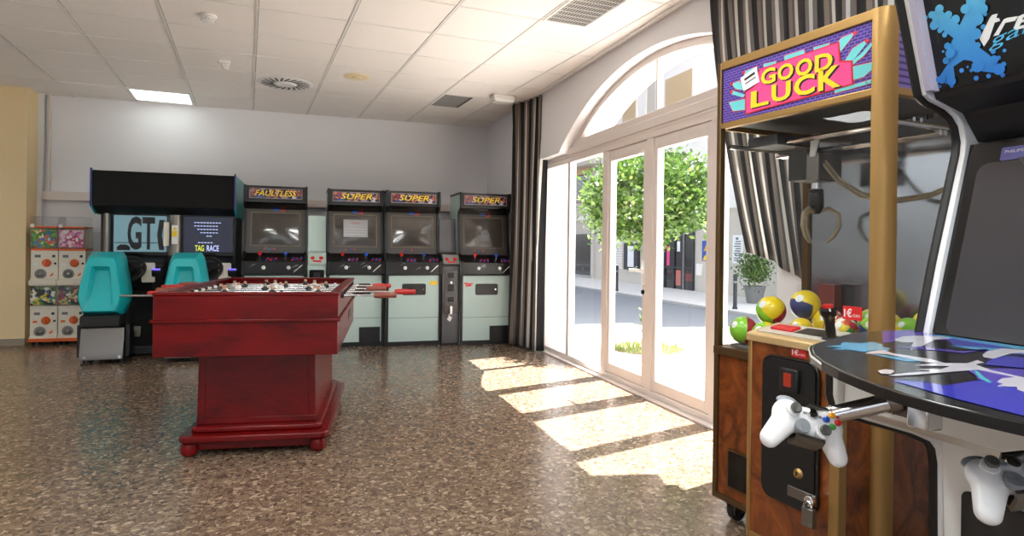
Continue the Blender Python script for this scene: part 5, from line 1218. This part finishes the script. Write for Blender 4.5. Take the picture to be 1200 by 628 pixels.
t = thing('lamp_post', 'thin dark street lamp post with small signs beyond the tree', 'lamp post', (8.2, 14.05, GZ+.01))
b = MB(); b.lathe([(.07, 0), (.07, .1), (.045, .14), (.04, 3.6), (0, 3.6)], M['bollard'], n=14); b.build('pole', t)
b = MB(); b.box(-.05, -.042, -.16, .02, 1.0, 1.3, M['paper']); b.build('sign_plate', t); b = MB(); b.lathe([(.0, .006), (.09, .006), (.09, 0), (0, 0)], M['paper'], (-.045, -.05, .88), (-1, 0, 0)); b.build('sign_plate', t)
b = MB(); b.tube([(0, 0, 3.55), (-.1, 0, 3.8), (-.5, 0, 3.85)], .025, M['bollard']); b.ball((-.55, 0, 3.82), (.16, .09, .05), M['mid_grey']); b.build('lamp_head', t)

# the clipped tree on the pavement
t = thing('street_tree', 'small round clipped tree with bright green leaves on the pavement outside', 'tree', (3.88, 6.62, GZ))
b = MB(); b.tube([(0, 0, 0), (.02, .01, .4), (-.015, 0, .8), (.01, .01, 1.15), (0, 0, 1.6)], [.062, .05, .046, .044, .03], M['trunk'], 12)
for k in range(7):
    a = 2*PI*k/7; b.tube([(0, 0, 1.15+.04*k), (.25*math.cos(a), .25*math.sin(a), 1.4+.05*k), (.6*math.cos(a+.2), .6*math.sin(a+.2), 1.55+.07*k)], [.026, .018, .008], M['trunk'], 8)
b.build('trunk', t)
rt = random.Random(11); b = MB()
def leaf(c, ln, wd, up):
    d = Vector((rt.uniform(-1, 1), rt.uniform(-1, 1), rt.uniform(-.5, .8))).normalized(); d = (d + up*.6).normalized()
    s = d.cross(Vector((rt.uniform(-1, 1), rt.uniform(-1, 1), rt.uniform(-1, 1)))).normalized(); n_ = d.cross(s)
    return [c, c + d*ln*.45 + s*wd + n_*wd*.35, c + d*ln, c + d*ln*.45 - s*wd + n_*wd*.35]
lv, lf = [], []
CZ = 1.80
clumps = []
for k in range(150):
    u = Vector((rt.gauss(0, 1), rt.gauss(0, 1), rt.gauss(0, 1))).normalized(); r_ = rt.uniform(.55, 1.0)
    clumps.append((Vector((u.x*.80*r_, u.y*.80*r_, CZ+u.z*.50*r_)), rt.uniform(.12, .2), u))
for c0, rr, u in clumps:
    for k in range(75):
        v = Vector((rt.gauss(0, .5), rt.gauss(0, .5), rt.gauss(0, .5)))*rr
        i = len(lv); lv += leaf(c0+v, rt.uniform(.055, .095), rt.uniform(.015, .024), u); lf.append((i, i+1, i+2, i+3))
for k in range(40):
    i = len(lv); lv += leaf(Vector((rt.gauss(0, .05), rt.gauss(0, .05), rt.uniform(.05, .5))), rt.uniform(.05, .08), rt.uniform(.012, .02), Vector((0, 0, 1))); lf.append((i, i+1, i+2, i+3))
b.faces(lv, lf, M['leaf']); b.build('foliage', t)
b = MB()
b.lathe([(0, .0), (.42, .0), (.42, .008), (0, .012)], M['soil'], n=24); b.build('tree_pit', t)
b = MB(); lv, lf = [], []
for k in range(700):
    a, r_ = rt.uniform(0, 2*PI), .44*math.sqrt(rt.random()); p = Vector((r_*math.cos(a), r_*math.sin(a), .008)); d = rt.uniform(0, PI); i = len(lv)
    w_ = Vector((math.cos(d), math.sin(d), 0))*.008; tip = p + Vector((rt.uniform(-.03, .03), rt.uniform(-.03, .03), rt.uniform(.03, .09)))
    lv += [p-w_, p+w_, tip]; lf.append((i, i+1, i+2))
b.faces(lv, lf, M['grass']); g = b.build('grass_tuft', t); g['kind'] = 'stuff'
t = thing('potted_shrub', 'dark green potted shrub at the foot of the wall across the street', 'plant', (9.5, 11.6, GZ+.01))
b = MB(); b.lathe([(.0, 0), (.16, 0), (.22, .32), (.24, .34), (.24, .38), (.2, .38), (.19, .33), (0, .33)], pbr('grey_planter', A(120, 120, 118), .7), n=20); b.build('planter', t)
b = MB(); lv, lf = [], []
for k in range(1500):
    u = Vector((rt.gauss(0, .16), rt.gauss(0, .16), .75+rt.gauss(0, .17))); i = len(lv); lv += leaf(u, rt.uniform(.06, .1), rt.uniform(.014, .022), Vector((0, 0, 1))); lf.append((i, i+1, i+2, i+3))
b.faces(lv, lf, M['leaf']); b.tube([(0, 0, .33), (0, 0, .7)], .02, M['trunk']); b.build('foliage', t)
# ------------------------------------------------------------------ light
EL = math.radians(57.7); SH = Vector((.962, .275, 0)).normalized()
SD = SH*math.cos(EL) + Z*math.sin(EL)
sl_ = bpy.data.lights.new('sun', 'SUN'); sl_.energy = 17.0; sl_.angle = math.radians(.53); sl_.color = (1, .96, .9)
so_ = bpy.data.objects.new('sun', sl_); col.objects.link(so_); so_.rotation_euler = (-SD).to_track_quat('-Z', 'Y').to_euler()
wd = bpy.data.worlds.new('sky'); scene.world = wd; wd.use_nodes = True
nt = wd.node_tree
for n in list(nt.nodes): nt.nodes.remove(n)
bwn = nt.nodes.new('ShaderNodeRGBToBW'); mxs = nt.nodes.new('ShaderNodeMix'); mxs.data_type = 'RGBA'; mxs.inputs[0].default_value = .6
st = nt.nodes.new('ShaderNodeTexSky'); st.sky_type = 'NISHITA'; st.sun_disc = False; st.sun_elevation = EL; st.sun_rotation = math.atan2(SH.x, SH.y); st.dust_density = 3.0; st.air_density = .8; st.ozone_density = 1
bg = nt.nodes.new('ShaderNodeBackground'); bg.inputs[1].default_value = .30
wo = nt.nodes.new('ShaderNodeOutputWorld'); nt.links.new(st.outputs[0], bwn.inputs[0]); nt.links.new(st.outputs[0], mxs.inputs[6]); nt.links.new(bwn.outputs[0], mxs.inputs[7]); nt.links.new(mxs.outputs[2], bg.inputs[0]); nt.links.new(bg.outputs[0], wo.inputs[0])
def portal(loc, rot, sx, sy):
    l = bpy.data.lights.new('portal', 'AREA'); l.shape = 'RECTANGLE'; l.size = sx; l.size_y = sy; l.cycles.is_portal = True
    o = bpy.data.objects.new('portal', l); col.objects.link(o); o.location = loc; o.rotation_euler = rot
portal((2.9, 4.22, 1.35), (0, PI/2, 0), 2.7, 4.7)
portal((-2.8, YREAR-.25, 1.5), (PI/2, 0, 0), 2.6, 2.0)
portal((.2, YREAR-.25, 1.5), (PI/2, 0, 0), 2.8, 2.0)

# ------------------------------------------------------------------ camera
cam = bpy.data.cameras.new('camera'); co = bpy.data.objects.new('camera', cam); col.objects.link(co)
yaw, roll, f_px = math.radians(18.206), .01338, 738.0
fwd = Vector((math.sin(yaw), math.cos(yaw), 0)); rgt = Vector((math.cos(yaw), -math.sin(yaw), 0))
r_ = rgt*math.cos(roll) + Z*math.sin(roll); u_ = -rgt*math.sin(roll) + Z*math.cos(roll)
co.matrix_world = Matrix(((r_.x, u_.x, -fwd.x, 0), (r_.y, u_.y, -fwd.y, 0), (r_.z, u_.z, -fwd.z, 1.15), (0, 0, 0, 1)))
cam.sensor_width = 36; cam.lens = f_px/1200*36; cam.shift_y = -26/1200; cam.clip_start = .05; cam.clip_end = 200
scene.camera = co
scene.cycles.max_bounces = 10; scene.cycles.diffuse_bounces = 5; scene.cycles.glossy_bounces = 5; scene.cycles.transparent_max_bounces = 24; scene.cycles.transmission_bounces = 8
scene.cycles.sample_clamp_indirect = 8
scene.cycles.use_denoising = True
vs = scene.view_settings; vs.view_transform = 'Standard'; vs.look = 'None'; vs.gamma = 1; vs.use_curve_mapping = False; vs.exposure = 1.12
